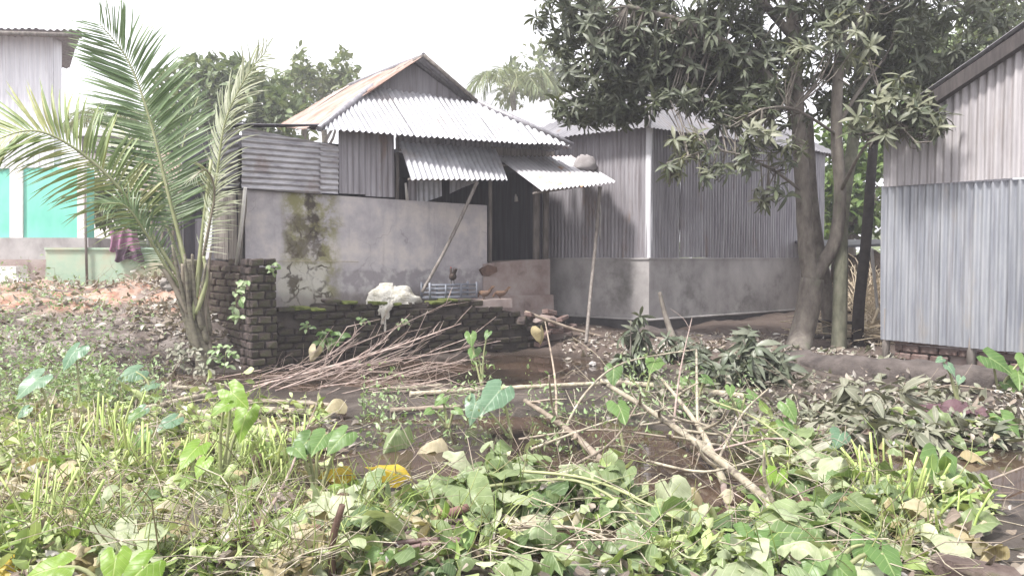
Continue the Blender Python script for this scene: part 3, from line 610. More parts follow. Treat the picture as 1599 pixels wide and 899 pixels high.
# ------------------------------------------------------------------ turquoise house at left and its yard
TF = vplane(-200, 17.0, 132, 17.0)
th = thing('turquoise_house', 'two tone house with turquoise wall and tall tin upper wall', 'house', TF(20, 440))
MB().prism([TF(-260, 255), TF(132, 262), TF(132, 373), TF(-260, 373)], -TF.n * .4).build('painted_wall', teal, th)
for px, w_ in ((25, 20), (126, 11), (-80, 20)): MB().prism([TF(px - w_ / 2, 255, .05), TF(px + w_ / 2, 255, .05), TF(px + w_ / 2, 372, .05), TF(px - w_ / 2, 372, .05)], -TF.n * .1).build('column', white_paint, th)
MB().prism([TF(-260, 371, .1), TF(138, 371, .1), TF(138, 470, .1), TF(-260, 470, .1)], -TF.n * 3).build('plinth', plinth_mat, th)
corr('wall_sheet', [TF(-260, 46, .02), TF(84, 52, .02), TF(84, 262, .02), TF(-260, 262, .02)], UP, th, tin_white, pitch=.12, amp=.013)
MB().prism([TF(-260, 55, -.05), TF(84, 57, -.05), TF(84, 255, -.05), TF(-260, 255, -.05)], -TF.n * .3).build('inner_wall', tin_white, th)
e0 = TF(-260, 44, .5); e1 = TF(126, 54, .5)
corr('roof_sheet', [at(-260, 40, 16.4), at(127, 53, 16.4), at(108, 106, 19.9), at(-300, 106, 19.9)], V((0, 1, .1)), th, tin_mauve, pitch=.14, amp=.02)
MB().tube([at(-260, 44, 16.42), at(127, 56, 16.42)], .05, 6).build('fascia', wood_old, th)
gw = vplane(71, 15.6, 240, 15.9)
lw = thing('low_yard_wall', 'low pale green plastered yard wall before the turquoise house', 'wall', gw(150, 442))
MB().prism([gw(71, 389), gw(255, 389), gw(255, 452), gw(71, 452)], -gw.n * .15).build('wall_face', green_plaster, lw)
MB().prism([gw(69, 386.5, .03), gw(257, 386.5, .03), gw(257, 390, .03), gw(69, 390, .03)], -gw.n * .21).build('coping', green_plaster, lw)
a = gw(132, 300, .06); MB().tube([a, gw(136, 446, .06)], .025, 6).build('fence_stake', wood_old, None); tag(bpy.data.objects['fence_stake'], 'thin grey stake standing against the low pale green wall', 'stake')
def cloth(name, f, x0, x1, y0, y1, mat, label, cat):
    k, m = 14, 8; vs, fs = [], []
    for j in range(m + 1):
        for i in range(k + 1):
            u, v = i / k, j / m
            p = f(x0 + (x1 - x0) * u + 3 * math.sin(v * 3 + u * 5), y0 + (y1 - y0) * v + 3 * math.sin(u * 9), .1 + .035 * math.sin(u * 17 + v) + .02 * math.sin(u * 31))
            vs.append(p)
    fs = [(j * (k + 1) + i, j * (k + 1) + i + 1, (j + 1) * (k + 1) + i + 1, (j + 1) * (k + 1) + i) for j in range(m) for i in range(k)]
    b = MB().add(vs, fs, True); n = len(vs); b.add([p - V((0, -.015, 0)) for p in vs], [f_[::-1] for f_ in fs], True); return tag(b.build(name, mat), label, cat)
cloth('hanging_cloth', gw, 170, 216, 358, 391, pink_cloth, 'bright pink cloth hanging above the low green wall', 'cloth')
cloth('draped_cloth', gw, 178, 222, 387, 407, dark_cloth, 'dark purple cloth draped over the low green wall', 'cloth')
o = MB().prism([at(-30, 416, 14.9), at(24, 416, 14.9), at(25, 432, 14.9), at(33, 439, 14.9), at(33, 452, 14.9), at(-30, 452, 14.9)], V((0, .35, 0))).build('cement_block', white_paint)
tag(o, 'whitewashed stepped cement block at the left edge', 'block')
o = MB().prism([at(-60, 405, 15.6), at(72, 405, 15.6), at(72, 455, 15.6), at(-60, 455, 15.6)], V((0, .3, 0))).build('mud_bench', mudwall); tag(o, 'brown mud bench below the turquoise wall', 'bench')
# clothes-line hut between palm and house
q = vplane(225, 18, 330, 18.6)
fh = thing('bamboo_hut', 'small tin and bamboo hut seen behind the palm fronds', 'hut', q(280, 420))
corr('wall_sheet', [q(228, 300), q(345, 300), q(345, 430), q(228, 430)], UP, fh, tin_mauve, pitch=.13, amp=.02)
for i in range(6): a = q(236 + i * 17, 296, .06); MB().tube([a, q(236 + i * 17, 425, .06)], .03, 6).build('bamboo_post', bamboo_pale, fh)
corr('roof_sheet', [q(205, 300, .6), q(360, 300, .6), q(350, 240, -1.8), q(225, 240, -1.8)], V((0, 1, .5)), fh, tin_rust, pitch=.13, amp=.02)
q = vplane(130, 26, 240, 26)
fh = thing('verandah_house', 'pale house with dark verandah rails glimpsed behind the palm', 'house', q(190, 400))
MB().prism([q(120, 200), q(300, 200), q(300, 420), q(120, 420)], -q.n * 3).build('wall', white_paint, fh)
for y_ in (212, 235): MB().prism([q(120, y_, .1), q(300, y_, .1), q(300, y_ + 4, .1), q(120, y_ + 4, .1)], -q.n * .06).build('rail', wood_dark, fh)
for i in range(11): MB().prism([q(128 + i * 15, 215, .08), q(131 + i * 15, 215, .08), q(131 + i * 15, 236, .08), q(128 + i * 15, 236, .08)], -q.n * .05).build('baluster', wood_dark, fh)
for px in (150, 200, 250): MB().prism([q(px, 300, .03), q(px + 22, 300, .03), q(px + 22, 350, .03), q(px, 350, .03)], -q.n * .1).build('window', wood_dark, fh)
# far bright roof between the house and the hut
fh = thing('far_tin_house', 'house with bright sunlit tin roof showing between the two huts', 'house', V((1.2, 24, .3)))
corr('roof_sheet', [at(786, 180, 22), at(905, 147, 25), at(1010, 150, 25), at(1010, 222, 21.5), at(800, 222, 20.5)], V((.3, -1, -.5)), fh, tin_panel, pitch=.14, amp=.02)
MB().prism([at(800, 222, 22), at(1000, 222, 22.5), at(1000, 420, 22.5), at(800, 420, 22)], V((0, 2, 0))).build('wall', tin_grey, fh)

# ------------------------------------------------------------------ leaf templates (vertices, triangles, leaf coordinates)
def blade(L, W, segs=4, fold=.25, droop=.5, twist=0.0, prof=None, asym=0.0):
    v, t, u = [], [], []
    for i in range(segs + 1):
        f = i / segs; wd = (prof(f) if prof else math.sin(math.pi * min(1, f * .96 + .03)) ** .8) * W / 2
        a = -droop * f * f; y = L * f * (1 - .18 * abs(droop) * f); z = L * a * .6
        cx = asym * f * f * L; q = twist * f
        for s in (-1, 0, 1):
            dx = s * wd; dz = abs(s) * fold * wd
            v.append((cx + dx * math.cos(q) - dz * math.sin(q), y, z + dx * math.sin(q) + dz * math.cos(q))); u.append((s * .5 * (wd / (W / 2) + .2), f, 0))
    for i in range(segs):
        b = i * 3
        for k in (0, 1): t += [(b + k, b + k + 1, b + k + 4), (b + k, b + k + 4, b + k + 3)]
    return np.array(v, float), np.array(t), np.array(u, float)
def merge(parts):
    vs, ts, us, b = [], [], [], 0
    for (v, t, u), Mx in parts:
        m = np.array(Mx); vs.append(v @ m[:3, :3].T + m[:3, 3]); ts.append(t + b); us.append(u); b += len(v)
    return np.concatenate(vs), np.concatenate(ts), np.concatenate(us)
def tube_t(pts, rad, n=4):
    b = MB().tube(pts, rad, n, cap=False); v = np.array([tuple(p) for p in b.v]); t = []
    for f in b.f: t += [(f[0], f[1], f[2]), (f[0], f[2], f[3])]
    u = np.tile(np.array([.5, .5, 0.]), (len(v), 1)); return v, np.array(t), u
def rosette(n, L0, L1, spread=(50, 115), wf=.24, droop=(.3, 1.0)):
    P = []
    for i in range(n):
        a = i * 2.4 + random.uniform(-.3, .3); e = R(90 - random.uniform(*spread)); L = random.uniform(L0, L1)
        d = V((math.cos(a) * math.cos(e), math.sin(a) * math.cos(e), math.sin(e)))
        P.append((blade(L, L * wf * random.uniform(.8, 1.2), 4, random.uniform(.1, .5), random.uniform(*droop), random.uniform(-.5, .5), asym=random.uniform(-.12, .12)), frame((0, 0, random.uniform(-.05, .02)), d)))
    P.append((tube_t([(0, 0, -.22), (.01, 0, -.1), (0, 0, .01)], [.007, .006, .004], 4), Matrix()))
    return merge(P)
ROS = [rosette(random.randint(9, 15), .11, .25, (40, 140)) for _ in range(7)]
ROSW = [rosette(random.randint(10, 15), .16, .26, (70, 150), .26, (.5, 1.2)) for _ in range(5)]
OUT = [(0, .64), (.1, .5), (.19, .36), (.265, .2), (.315, .05), (.325, -.1), (.28, -.24), (.19, -.32), (.1, -.3), (.045, -.17), (0, -.07)]
def taro(L=1.0, fold=.15, droop=.35, crump=0.0, seed=0, lobes=0.0):
    o = [(x, y) for x, y in OUT] + [(-x, y) for x, y in OUT[-2:0:-1]]
    v, u = [(0, .06, 0)], [(0, .06, 0)]; n = len(o)
    for rr in (.35, .68, 1.0):
        for k, (x, y) in enumerate(o):
            X, Y = x * rr, .06 + (y - .06) * rr
            if rr == 1: s = 1 + lobes * math.sin(k * 2.6 + seed); X *= s; Y = .06 + (Y - .06) * s
            z = fold * abs(X) - droop * (max(0, Y) ** 2 + .6 * X * X * 3 + .8 * min(0, Y) ** 2) + .02 * math.sin(k * 2.1 + seed) * rr * rr
            if crump:
                q = V((X * 3 + seed * 3.1, Y * 3, seed)); z += crump * noise.noise(q) * (.3 + rr); X += crump * .25 * noise.noise(q + V((9, 0, 0))) * rr; Y += crump * .25 * noise.noise(q + V((0, 9, 0))) * rr; z += .02 * rr * math.sin((Y - abs(X) * .9) * 16 + seed)
            v.append((X, Y, z)); u.append((x * rr, .06 + (y - .06) * rr, 0))
    t = [(0, 1 + k, 1 + (k + 1) % n) for k in range(n)]
    for r in range(2):
        for k in range(n):
            a, b = 1 + r * n + k, 1 + r * n + (k + 1) % n; t += [(a, a + n, b + n), (a, b + n, b)]
    return np.array(v) * L, np.array(t), np.array(u)
TARO = [taro(1, random.uniform(.05, .25), random.uniform(.2, .5), .03, i, .05) for i in range(5)]
WILT = [taro(1, random.choice((-1.1, -.8, -.5, .7, 1.0)), random.uniform(.2, 1.3), random.uniform(.12, .22), i + 20, 0) for i in range(10)]
def curl_leaf(L, W, c):
    return blade(L, W, 4, random.uniform(-.7, 1.2), c, random.uniform(-1.2, 1.2), asym=random.uniform(-.3, .3))
LITB = None
LIT = [curl_leaf(1, random.uniform(.3, .75), random.uniform(-1.0, 1.4)) for _ in range(14)]
STK2 = [tube_t([(0, 0, 0), (random.uniform(-.1, .1), .35, random.uniform(-.03, .1)), (random.uniform(-.15, .15), .7, random.uniform(0, .15)), (random.uniform(-.2, .2), 1, random.uniform(-.05, .15))], [.006, .005, .004, .002], 3) for _ in range(8)]
STK = [tube_t([(0, 0, 0), (random.uniform(-.08, .08), .35, random.uniform(-.03, .1)), (random.uniform(-.1, .1), .7, random.uniform(0, .15)), (random.uniform(-.15, .15), 1, random.uniform(-.05, .15))], [.011, .01, .009, .006], 3) for _ in range(8)]
MESHC = {}
def tmesh(key, T):
    if key not in MESHC: MESHC[key] = tri_mesh(key, *T)
    return MESHC[key]
def leaf_obj(name, key, T, mat, Mx, parent=None):
    """object sharing mesh data; the material sits on the object slot"""
    me = tmesh(key, T)
    if not me.materials: me.materials.append(mat)
    o = bpy.data.objects.new(name, me); COL.objects.link(o)
    if parent:
        o.parent = parent; Mx = Matrix.Translation(-ORG[parent.name]) @ Mx
    o.matrix_basis = Mx
    o.material_slots[0].link = 'OBJECT'; o.material_slots[0].material = mat
    return o
def curve(pts, k=6):
    """smooth polyline through points"""
    pts = [V(p) for p in pts]
    if len(pts) < 3: return [pts[0].lerp(pts[1], j / k) for j in range(k + 1)]
    r = []
    for i in range(len(pts) - 1):
        p0, p1, p2, p3 = pts[max(i - 1, 0)], pts[i], pts[i + 1], pts[min(i + 2, len(pts) - 1)]
        for j in range(k):
            t = j / k; r.append(.5 * (2 * p1 + (p2 - p0) * t + (2 * p0 - 5 * p1 + 4 * p2 - p3) * t * t + (3 * p1 - p0 - 3 * p2 + p3) * t ** 3))
    return r + [pts[-1]]
def lerpr(a, b, n): return [a + (b - a) * i / (n - 1) for i in range(n)]

# ------------------------------------------------------------------ mango tree
def pxs(l): return [at(*q) for q in l]
mango = thing('mango_tree', 'large mango tree with forked grey trunk and dark drooping crown', 'tree', G(1245, 545))
def limb(name, pts, r0, r1, mat, parent, n=9):
    c = curve(pts); rr = [q * (1 + .08 * noise.noise(V((i * .6, r0 * 50, 1)))) for i, q in enumerate(lerpr(r0, r1, len(c)))]; return MB().tube(c, rr, n).build(name, mat, parent)
b0 = G(1243, 552); b0.z -= .1
tr = [b0, at(1250, 530, 12.0), at(1262, 480, 12.0), at(1268, 435, 12.0)]
c = curve(tr); MB().tube(c, [.23, .205] + lerpr(.19, .17, len(c) - 2), 12).build('trunk', bark, mango)
LIMBS = [([at(1268, 442, 12.0), at(1260, 390, 12.0), at(1254, 300, 12.05), at(1246, 180, 12.1), at(1240, 60, 12.1), at(1225, -80, 12.2)], .135, .08),
         ([at(1266, 440, 12.0), at(1285, 412, 11.95), at(1305, 372, 11.9), at(1312, 300, 11.9), at(1306, 200, 11.9), at(1312, 80, 11.9), at(1330, -60, 12)], .11, .07),
         ([at(1246, 180, 12.1), at(1180, 100, 11.7), at(1080, 40, 11.5), at(980, 10, 11.6)], .07, .03),
         ([at(1240, 60, 12.1), at(1140, -40, 12.3), at(1020, -60, 12.6), at(930, 40, 12.6)], .07, .025),
         ([at(1306, 200, 11.9), at(1350, 130, 11.9), at(1400, 70, 12.3)], .035, .012),
         ([at(1312, 80, 11.9), at(1400, -30, 12.6), at(1520, 20, 13.2), at(1610, 60, 13.4)], .045, .02),
         ([at(1254, 300, 12.05), at(1200, 262, 11.4), at(1120, 235, 11.0), at(1040, 255, 10.9)], .025, .008),
         ([at(1312, 300, 11.9), at(1350, 230, 11.0), at(1400, 190, 10.4)], .03, .01),
         ([at(1306, 210, 11.9), at(1240, 170, 11.2), at(1190, 170, 10.9)], .025, .01),
         ([at(1225, -80, 12.2), at(1200, -250, 12.6), at(1150, -420, 13)], .09, .03), ([at(1330, -60, 12), at(1400, -250, 12.4), at(1480, -400, 13)], .08, .03)]
for p, r0, r1 in LIMBS: limb('limb', p, r0, r1, bark, mango)
limbpts = [q for p, _, _ in LIMBS for q in curve(p)]
# crown clouds: px, py, Y, radii in metres, number of rosettes
CL = [(890, 30, 12.4, .55, .55, .7, 34), (880, 175, 12.6, .2, .28, .4, 9), (930, 90, 12.3, .62, .75, .9, 75), (960, 0, 12.2, .9, .7, 1.0, 66), (920, 170, 12.5, .42, .32, .5, 28), (1000, 95, 12.2, .8, .55, .9, 90), (1040, 118, 12.4, .75, .42, .7, 50), (1110, 122, 12.3, .7, .42, .7, 40), (970, 165, 12.5, .5, .32, .5, 34), (1060, 20, 12.0, 1.0, .8, 1.1, 90),
      (1070, 90, 12.0, .8, .5, .9, 60), (1140, 90, 12.2, .8, .75, .9, 100), (1150, -40, 12.0, 1.3, .8, 1.2, 80), (1240, 20, 12.0, .95, .9, 1.0, 60), (1330, 30, 12.2, .9, .9, 1.1, 60), (1420, 90, 12.6, .7, .6, .8, 36), (1500, 60, 13.0, .8, .7, .9, 30), (1400, -30, 12.4, 1.2, .6, 1.2, 40),
      (1560, 70, 13.4, .6, .5, .8, 26), (1390, 60, 12.4, .6, .5, .6, 30), (1460, 110, 12.8, .5, .35, .6, 24), (1370, 0, 12.2, .7, .5, .7, 30), (1500, 10, 12.6, .7, .4, .7, 22), (1570, 120, 13.2, .4, .25, .5, 10), (1590, -10, 13, .9, .6, 1, 24), (1180, 150, 11.6, .5, .4, .6, 26), (1250, 150, 12.4, .6, .6, .6, 28), (1340, 130, 12.6, .6, .6, .6, 30),
      (1190, 200, 11.0, .22, .3, .3, 12), (1060, 160, 11.6, .5, .16, .4, 20), (1130, 175, 11.5, .4, .2, .4, 20), (1110, 270, 11.0, .25, .16, .3, 7), (960, 175, 12.2, .3, .15, .3, 12), (1080, 225, 11.0, .36, .14, .3, 10), (1055, 260, 10.9, .2, .14, .2, 6), (1165, 245, 11.1, .2, .2, .2, 6), (1205, 300, 11.3, .22, .18, .3, 7), (1240, 90, 10.9, .25, .2, .3, 8),
      (1410, 150, 10.4, .4, .3, .35, 20), (1420, 195, 10.3, .36, .24, .3, 12), (1350, 190, 10.9, .3, .3, .3, 10), (1330, 60, 10.9, .4, .4, .4, 12), (1230, 230, 11.2, .3, .2, .3, 7), (1465, 190, 10.0, .14, .2, .2, 5),
      (1110, -200, 12.2, 2.4, 1.2, 2.0, 100), (1380, -220, 12.5, 2.2, 1.2, 2.0, 90), (1200, -420, 12.6, 2.2, 1.2, 2.0, 70)]
ros = []
for px, py, Y, rx, rz_, ry, n in CL:
    c = at(px, py - (4 if Y > 11.5 else 0), Y)
    for _ in range(int(n * (1.35 if Y > 11.5 else 1.1))):
        while True:
            q = V((random.uniform(-1, 1), random.uniform(-1, 1), random.uniform(-1, 1)))
            if q.length < 1: break
        q = q * (q.length ** -.35 if q.length > .05 else 1)
        p = c + V((q.x * rx, q.y * ry, q.z * rz_)); ros.append((p, q, Y < 11.5))
def vis(p):
    d = p - C0
    if d.y < 1: return 0
    px, py = CX + F * d.x / d.y, HOR - F * d.z / d.y
    return (1 if (-20 < px < 1620 and -20 < py < 920) else 0) / d.y
ros.sort(key=lambda r: -vis(r[0]))
far = []; tw = MB()
for i, (p, q, near) in enumerate(ros):
    ax = (V((q.x * .8, q.y * .8, .35 + .5 * q.z)) + rdir(-30, 60) * .5).normalized()
    if near: ax = (ax + V((0, -.4, .3))).normalized()
    k = random.randrange(len(ROS)); M_ = frame(p, ax.orthogonal(), ax, random.uniform(.85, 1.25)); M_ = Matrix.Translation(p) @ ax.to_track_quat('Z', 'Y').to_matrix().to_4x4() @ Matrix.Rotation(random.uniform(0, 6.3), 4, 'Z') @ Matrix.Scale(random.uniform(.85, 1.2), 4)
    if i < 290: leaf_obj('leaf_cluster', 'leaf_cluster_%d' % k, ROS[k], L_mango_lit if near and random.random() < .6 else L_mango, M_, mango)
    else: far.append((ROS[k], M_))
    if i < 420:
        nb = min(limbpts, key=lambda a: (a - p).length_squared); d = nb - p
        if d.length > .1:
            e = p - ax * .2; m = e + d * .35 + V((0, 0, -.05)); f = p + d * min(1, 1.3 / d.length); tw.tube([e, m, f], [.006, .009, .014], 4, cap=False)
stuff(bake('foliage', far, L_mango, mango)); stuff(tw.build('twigs', bark, mango))
# other trunks beside it
t2 = thing('slim_tree', 'straight mossy slim trunk right of the forked mango trunk', 'tree', G(1308, 556))
c = curve([at(1309, 562, 11.9), at(1311, 500, 11.9), at(1313, 420, 11.95), at(1316, 330, 12.2), at(1335, 200, 12.8), at(1350, 50, 13.2)]); MB().tube(c, lerpr(.115, .08, len(c)), 10).build('trunk', bark_moss, t2)
t3 = thing('leaning_tree', 'thin pale trunk leaning behind the forked mango trunk', 'tree', G(1290, 535))
c = curve([at(1298, 540, 12.9), at(1288, 440, 12.9), at(1277, 380, 12.9), at(1268, 300, 13), at(1262, 180, 13.2)]); MB().tube(c, lerpr(.12, .08, len(c)), 8).build('trunk', bark, t3)
t4 = thing('dark_tree', 'dark brown trunk behind the mossy slim trunk near shed', 'tree', G(1338, 545))
c = curve([at(1339, 556, 12.4), at(1341, 480, 12.4), at(1352, 380, 12.6), at(1362, 250, 13), at(1375, 100, 13.4)]); MB().tube(c, lerpr(.1, .07, len(c)), 8).build('trunk', bark_dark, t4)
items = []
for cl_ in [(1370, 60, 13.6, .9, .8, .7, 30), (1450, 10, 14, .9, .7, .8, 26), (1330, 150, 13.6, .5, .5, .5, 14), (1550, 110, 14.2, .6, .35, .6, 18)]:
    c = at(*cl_[:3])
    for _ in range(cl_[6]):
        q = rdir(-90, 90) * random.random() ** .4; p = c + V((q.x * cl_[3], q.y * cl_[5], q.z * cl_[4])); ax = (q + rdir(-10, 80)).normalized()
        items.append((random.choice(ROS), Matrix.Translation(p) @ ax.to_track_quat('Z', 'Y').to_matrix().to_4x4()))
stuff(bake('foliage', items, L_mango, t4))

# ------------------------------------------------------------------ young coconut palm
palm = thing('coconut_palm', 'young coconut palm with feathery arching fronds left of the house', 'palm', at(312, 545, 11.2))
nl_obj = 0
def frond(pts, face, L, mat, n=60, r0=.03, dense=1.0, indiv=False, pet=petiole, start=.28, droop=.35, angs=(62, 25), parent=palm, side_f=(1, 1)):
    global nl_obj
    c = curve(pts, 8); fr = MB().tube(c, lerpr(r0, .005, len(c)), 6).build('frond', pet, parent)
    cum = [0]
    for i in range(1, len(c)): cum.append(cum[-1] + (c[i] - c[i - 1]).length)
    face = V(face).normalized(); items = []
    for k in range(n):
        f = start + (1 - start) * (k + .5) / n; s = f * cum[-1]; i = max(j for j in range(len(c) - 1) if cum[j] <= s); t_ = (s - cum[i]) / max(1e-6, cum[i + 1] - cum[i])
        p = c[i].lerp(c[i + 1], t_); tg = (c[i + 1] - c[i]).normalized(); sd = tg.cross(face).normalized(); g = (f - start) / (1 - start)
        for s_ in (1, -1):
            if random.random() > dense or random.random() > side_f[0 if s_ > 0 else 1]: continue
            a = R(angs[0] + (angs[1] - angs[0]) * g + random.uniform(-6, 6)); ln = L * (.55 + .45 * math.sin(math.pi * min(1, .2 + g * .72))) * (1 if g < .85 else 1 - (g - .85) * 2.6) * random.uniform(.88, 1.06)
            d = (tg * math.cos(a) + sd * s_ * math.sin(a) + face * random.uniform(.02, .2)).normalized(); nrm = (face + sd * s_ * -.3).normalized()
            T = blade(1, random.uniform(.05, .07), 4, .35, droop * random.uniform(.5, 1.5), random.uniform(-.3, .3), prof=lambda q: min(1, q * 8 + .3) * (1 - q) ** .55)
            m = frame(p, d, nrm, ln)
            # blade droops along -z of its frame: make that world-down as far as possible
            dz = V((m[0][2], m[1][2], m[2][2]))
            if dz.z < -.05: m = m @ Matrix.Diagonal((1, 1, -1, 1))
            if indiv and nl_obj < 296:
                nl_obj += 1; o = link_mesh('leaflet', tri_mesh('leaflet', *merge([(T, Matrix.Translation(-ORG[parent.name]) @ m)])), mat, fr)
            else: items.append((T, m))
    if items: stuff(bake('leaflets', items, mat, fr))
    return fr
Yp = 11.2
cb = [at(322, 590, Yp), at(318, 552, Yp), at(308, 520, Yp), at(299, 480, Yp), at(296, 440, Yp), at(298, 405, Yp)]
c = curve(cb); MB().tube(c, lerpr(.135, .09, len(c)), 10).build('trunk', palm_trunk, palm)
frond([at(302, 470, Yp), at(285, 390, Yp), at(262, 300, Yp - .05), at(235, 190, Yp - .1), at(200, 95, Yp - .2), at(156, 38, Yp - .35)], (.1, -1, .25), .98, L_palm, n=78, r0=.036, indiv=True, droop=.22, angs=(82, 38))
frond([at(298, 460, Yp), at(255, 395, Yp - .1), at(200, 310, Yp - .3), at(135, 245, Yp - .6), at(60, 205, Yp - .9), at(-10, 222, Yp - 1.1), at(-60, 275, Yp - 1.2)], (.15, -.9, .55), .95, L_palmy, n=66, r0=.034, indiv=True, droop=.45, angs=(74, 34))
frond([at(304, 470, Yp), at(320, 390, Yp), at(338, 280, Yp - .1), at(352, 190, Yp - .2), at(385, 120, Yp - .4), at(418, 78, Yp - .7)], (-.6, -.8, .2), .7, L_palmg, n=58, r0=.03, droop=.45, indiv=True)
frond([at(296, 455, Yp), at(268, 370, Yp + .3), at(228, 280, Yp + .6), at(200, 215, Yp + .9), at(170, 190, Yp + 1.3)], (.35, -.9, .3), .62, L_palmg, n=44, r0=.03, droop=.7)
frond([at(296, 470, Yp), at(262, 420, Yp - .1), at(228, 365, Yp - .25), at(196, 322, Yp - .5), at(160, 318, Yp - .8)], (.2, -.7, .7), .5, L_palm, n=40, r0=.03, droop=.7)
frond([at(304, 460, Yp), at(325, 360, Yp - .2), at(335, 300, Yp - .4), at(322, 265, Yp - .7), at(300, 280, Yp - .9)], (-.4, -.9, .2), .42, L_palmg, n=34, r0=.022, droop=.9, pet=petiole_dry)
frond([at(300, 450, Yp), at(275, 350, Yp + .2), at(285, 230, Yp + .5), at(310, 150, Yp + .8)], (.3, -1, 0), .5, L_palm, n=40, r0=.025, droop=.3)
for pts in ([(300, 500), (308, 450), (312, 400), (330, 250)], [(295, 490), (262, 430), (248, 415)], [(306, 490), (322, 440), (318, 400)], [(300, 500), (288, 450), (285, 412)]):
    c = curve([at(a, b, Yp - .12) for a, b in pts]); MB().tube(c, lerpr(.04, .022, len(c)), 7).build('petiole_stub', petiole if random.random() < .6 else petiole_dry, palm)

for k in range(11):
    a = k * 2.4; o_ = V((math.cos(a), math.sin(a), 0)); b_ = at(316, 556 - k * 4, Yp) + o_ * (.13 - k * .004); m_ = at(303, 500 - k * 4, Yp) + o_ * .15; e_ = at(298, 425 - (k % 4) * 14, Yp) + o_ * random.uniform(.16, .34)
    c = curve([b_, m_, e_], 5); MB().tube(c, [.02] + lerpr(.05, .014, len(c) - 1), 7).build('leaf_base', (petiole_dry, palm_trunk, palm_trunk)[k % 3], palm)

# ------------------------------------------------------------------ background trees
def bgtree(name, label, base, blobs, mat, leafL=.35, n_per=60, trunk_r=.2, trunkpts=None, group=None):
    t = thing(name, label, 'tree', base, group); top = at(*blobs[0][:3])
    c = curve(trunkpts or [base, base.lerp(top, .5) + V((.2, 0, 0)), top]); MB().tube(c, lerpr(trunk_r, trunk_r * .4, len(c)), 8).build('trunk', bark, t)
    items = []
    for px, py, Y, rx, rz_, ry, k in blobs:
        cc = at(px, py, Y)
        if trunkpts is None: MB().tube(curve([base.lerp(top, .6), base.lerp(cc, .75), cc]), lerpr(trunk_r * .45, .03, 13 if False else len(curve([base, base, base]))), 5).build('limb', bark, t)
        for _ in range(int(n_per * k)):
            q = rdir(-90, 90) * random.random() ** .3; p = cc + V((q.x * rx, q.y * ry, q.z * rz_)) * (1 + .25 * noise.noise(V((q.x * 3 + px, q.y * 3, q.z * 3))))
            for _ in range(5):
                d = (q * .6 + rdir(-60, 70)).normalized(); items.append((random.choice(BL), frame(p + rdir(-90, 90) * leafL * .7, d, (random.uniform(-.5, .5), random.uniform(-.5, .5), 1), leafL * random.uniform(.7, 1.3), random.uniform(-.8, .8))))
    stuff(bake('crown', items, mat, t)); return t
BL = [blade(1, random.uniform(.4, .55), 3, .3, random.uniform(.1, .7), random.uniform(-.4, .4)) for _ in range(6)]
bgtree('jackfruit_tree', 'broad dark leafy tree behind the palm and house', V((at(320, 402, 27).x, 27, .5)), [(330, 150, 27, 1.8, 1.0, 1.5, 2.6), (285, 160, 27, 1.1, .9, 1, 1.4), (400, 165, 27, 1.5, .9, 1.3, 2), (440, 190, 26.5, 1.2, .8, 1, 1.4), (300, 125, 27.5, .7, .5, .7, .8), (360, 125, 27.5, .9, .5, .8, .9), (265, 200, 26, .9, .9, .8, 1)], L_tree)
bgtree('backyard_tree', 'leafy tree with upright twigs behind the rusty roof', V((at(490, 402, 34).x, 34, .5)), [(470, 150, 34, 1.6, 1.2, 1.4, 1.6), (530, 140, 34, 1.2, 1.1, 1.2, 1.3), (470, 105, 34, .4, .6, .5, .35), (535, 105, 34.5, .5, .6, .5, .35), (440, 170, 33, 1.2, .8, 1, 1)], L_tree2)
bgtree('hazy_tree', 'pale hazy tree beyond the far palm above bright roof', V((at(850, 402, 46).x, 46, .5)), [(845, 115, 46, 1.8, 1.3, 1.5, 1.3), (880, 130, 46, 1.4, 1.4, 1.4, 1.2), (800, 130, 47, 1.2, 1.0, 1, .8)], L_tree2, leafL=.45)
bgtree('lane_tree', 'sunlit green tree in the gap between mango trunks and shed', V((at(1330, 402, 22).x, 22, .4)), [(1300, 270, 22, .9, 1.2, .9, 2), (1340, 220, 22, 1.0, 1.0, 1, 2), (1370, 290, 21, .8, 1.0, .8, 1.6), (1290, 330, 21, .5, .7, .6, 1), (1350, 340, 22, .6, .4, .6, .9), (1420, 150, 22, 1.2, 1.2, 1, 1.6)], L_bright, leafL=.3)
bgtree('corner_tree', 'leafy tree rising behind the shed roof at right', V((at(1540, 402, 24).x, 24, .4)), [(1540, 80, 24, 1.8, 1.2, 1.5, 2), (1470, 110, 23, 1.2, .8, 1, 1.3), (1600, 20, 24, 1.5, 1.4, 1.3, 1.5), (1430, 60, 25, .9, .7, .8, .6)], L_tree, leafL=.34)
bgtree('yard_tree', 'green shrubby tree beside the turquoise house behind the palm', V((at(190, 402, 21).x, 21, .6)), [(200, 330, 21, .9, .8, .7, 1.2), (160, 300, 21.5, .7, .7, .7, .9), (250, 330, 20.5, .7, .7, .6, .9)], L_tree2, leafL=.28)
def far_palm(label, px, py, Y, sz, mat, base_z=.5):
    top = at(px, py, Y); t = thing('far_palm', label, 'palm', V((top.x, top.y, base_z)), 'far coconut palms')
    MB().tube(curve([V((top.x, top.y, base_z)), V((top.x + .3, top.y, (top.z + base_z) / 2)), top]), .14, 7).build('trunk', palm_trunk, t)
    for k in range(15):
        a = k * 2 * math.pi / 15 + .2; e = random.uniform(.2, 1.0); d = V((math.cos(a), math.sin(a), 0))
        frond([top, top + (d * .45 + UP * e * .5) * sz, top + (d * .9 + UP * (e * .55)) * sz, top + (d * 1.3 + UP * (e * .3 - .3)) * sz], (d.x * -.3, d.y * -.3, 1), .62 * sz, mat, n=30, r0=.04, start=.15, droop=.6, parent=t)
far_palm('far coconut palm behind the rusty roof of the house', 500, 140, 38, 1.5, L_tree2)
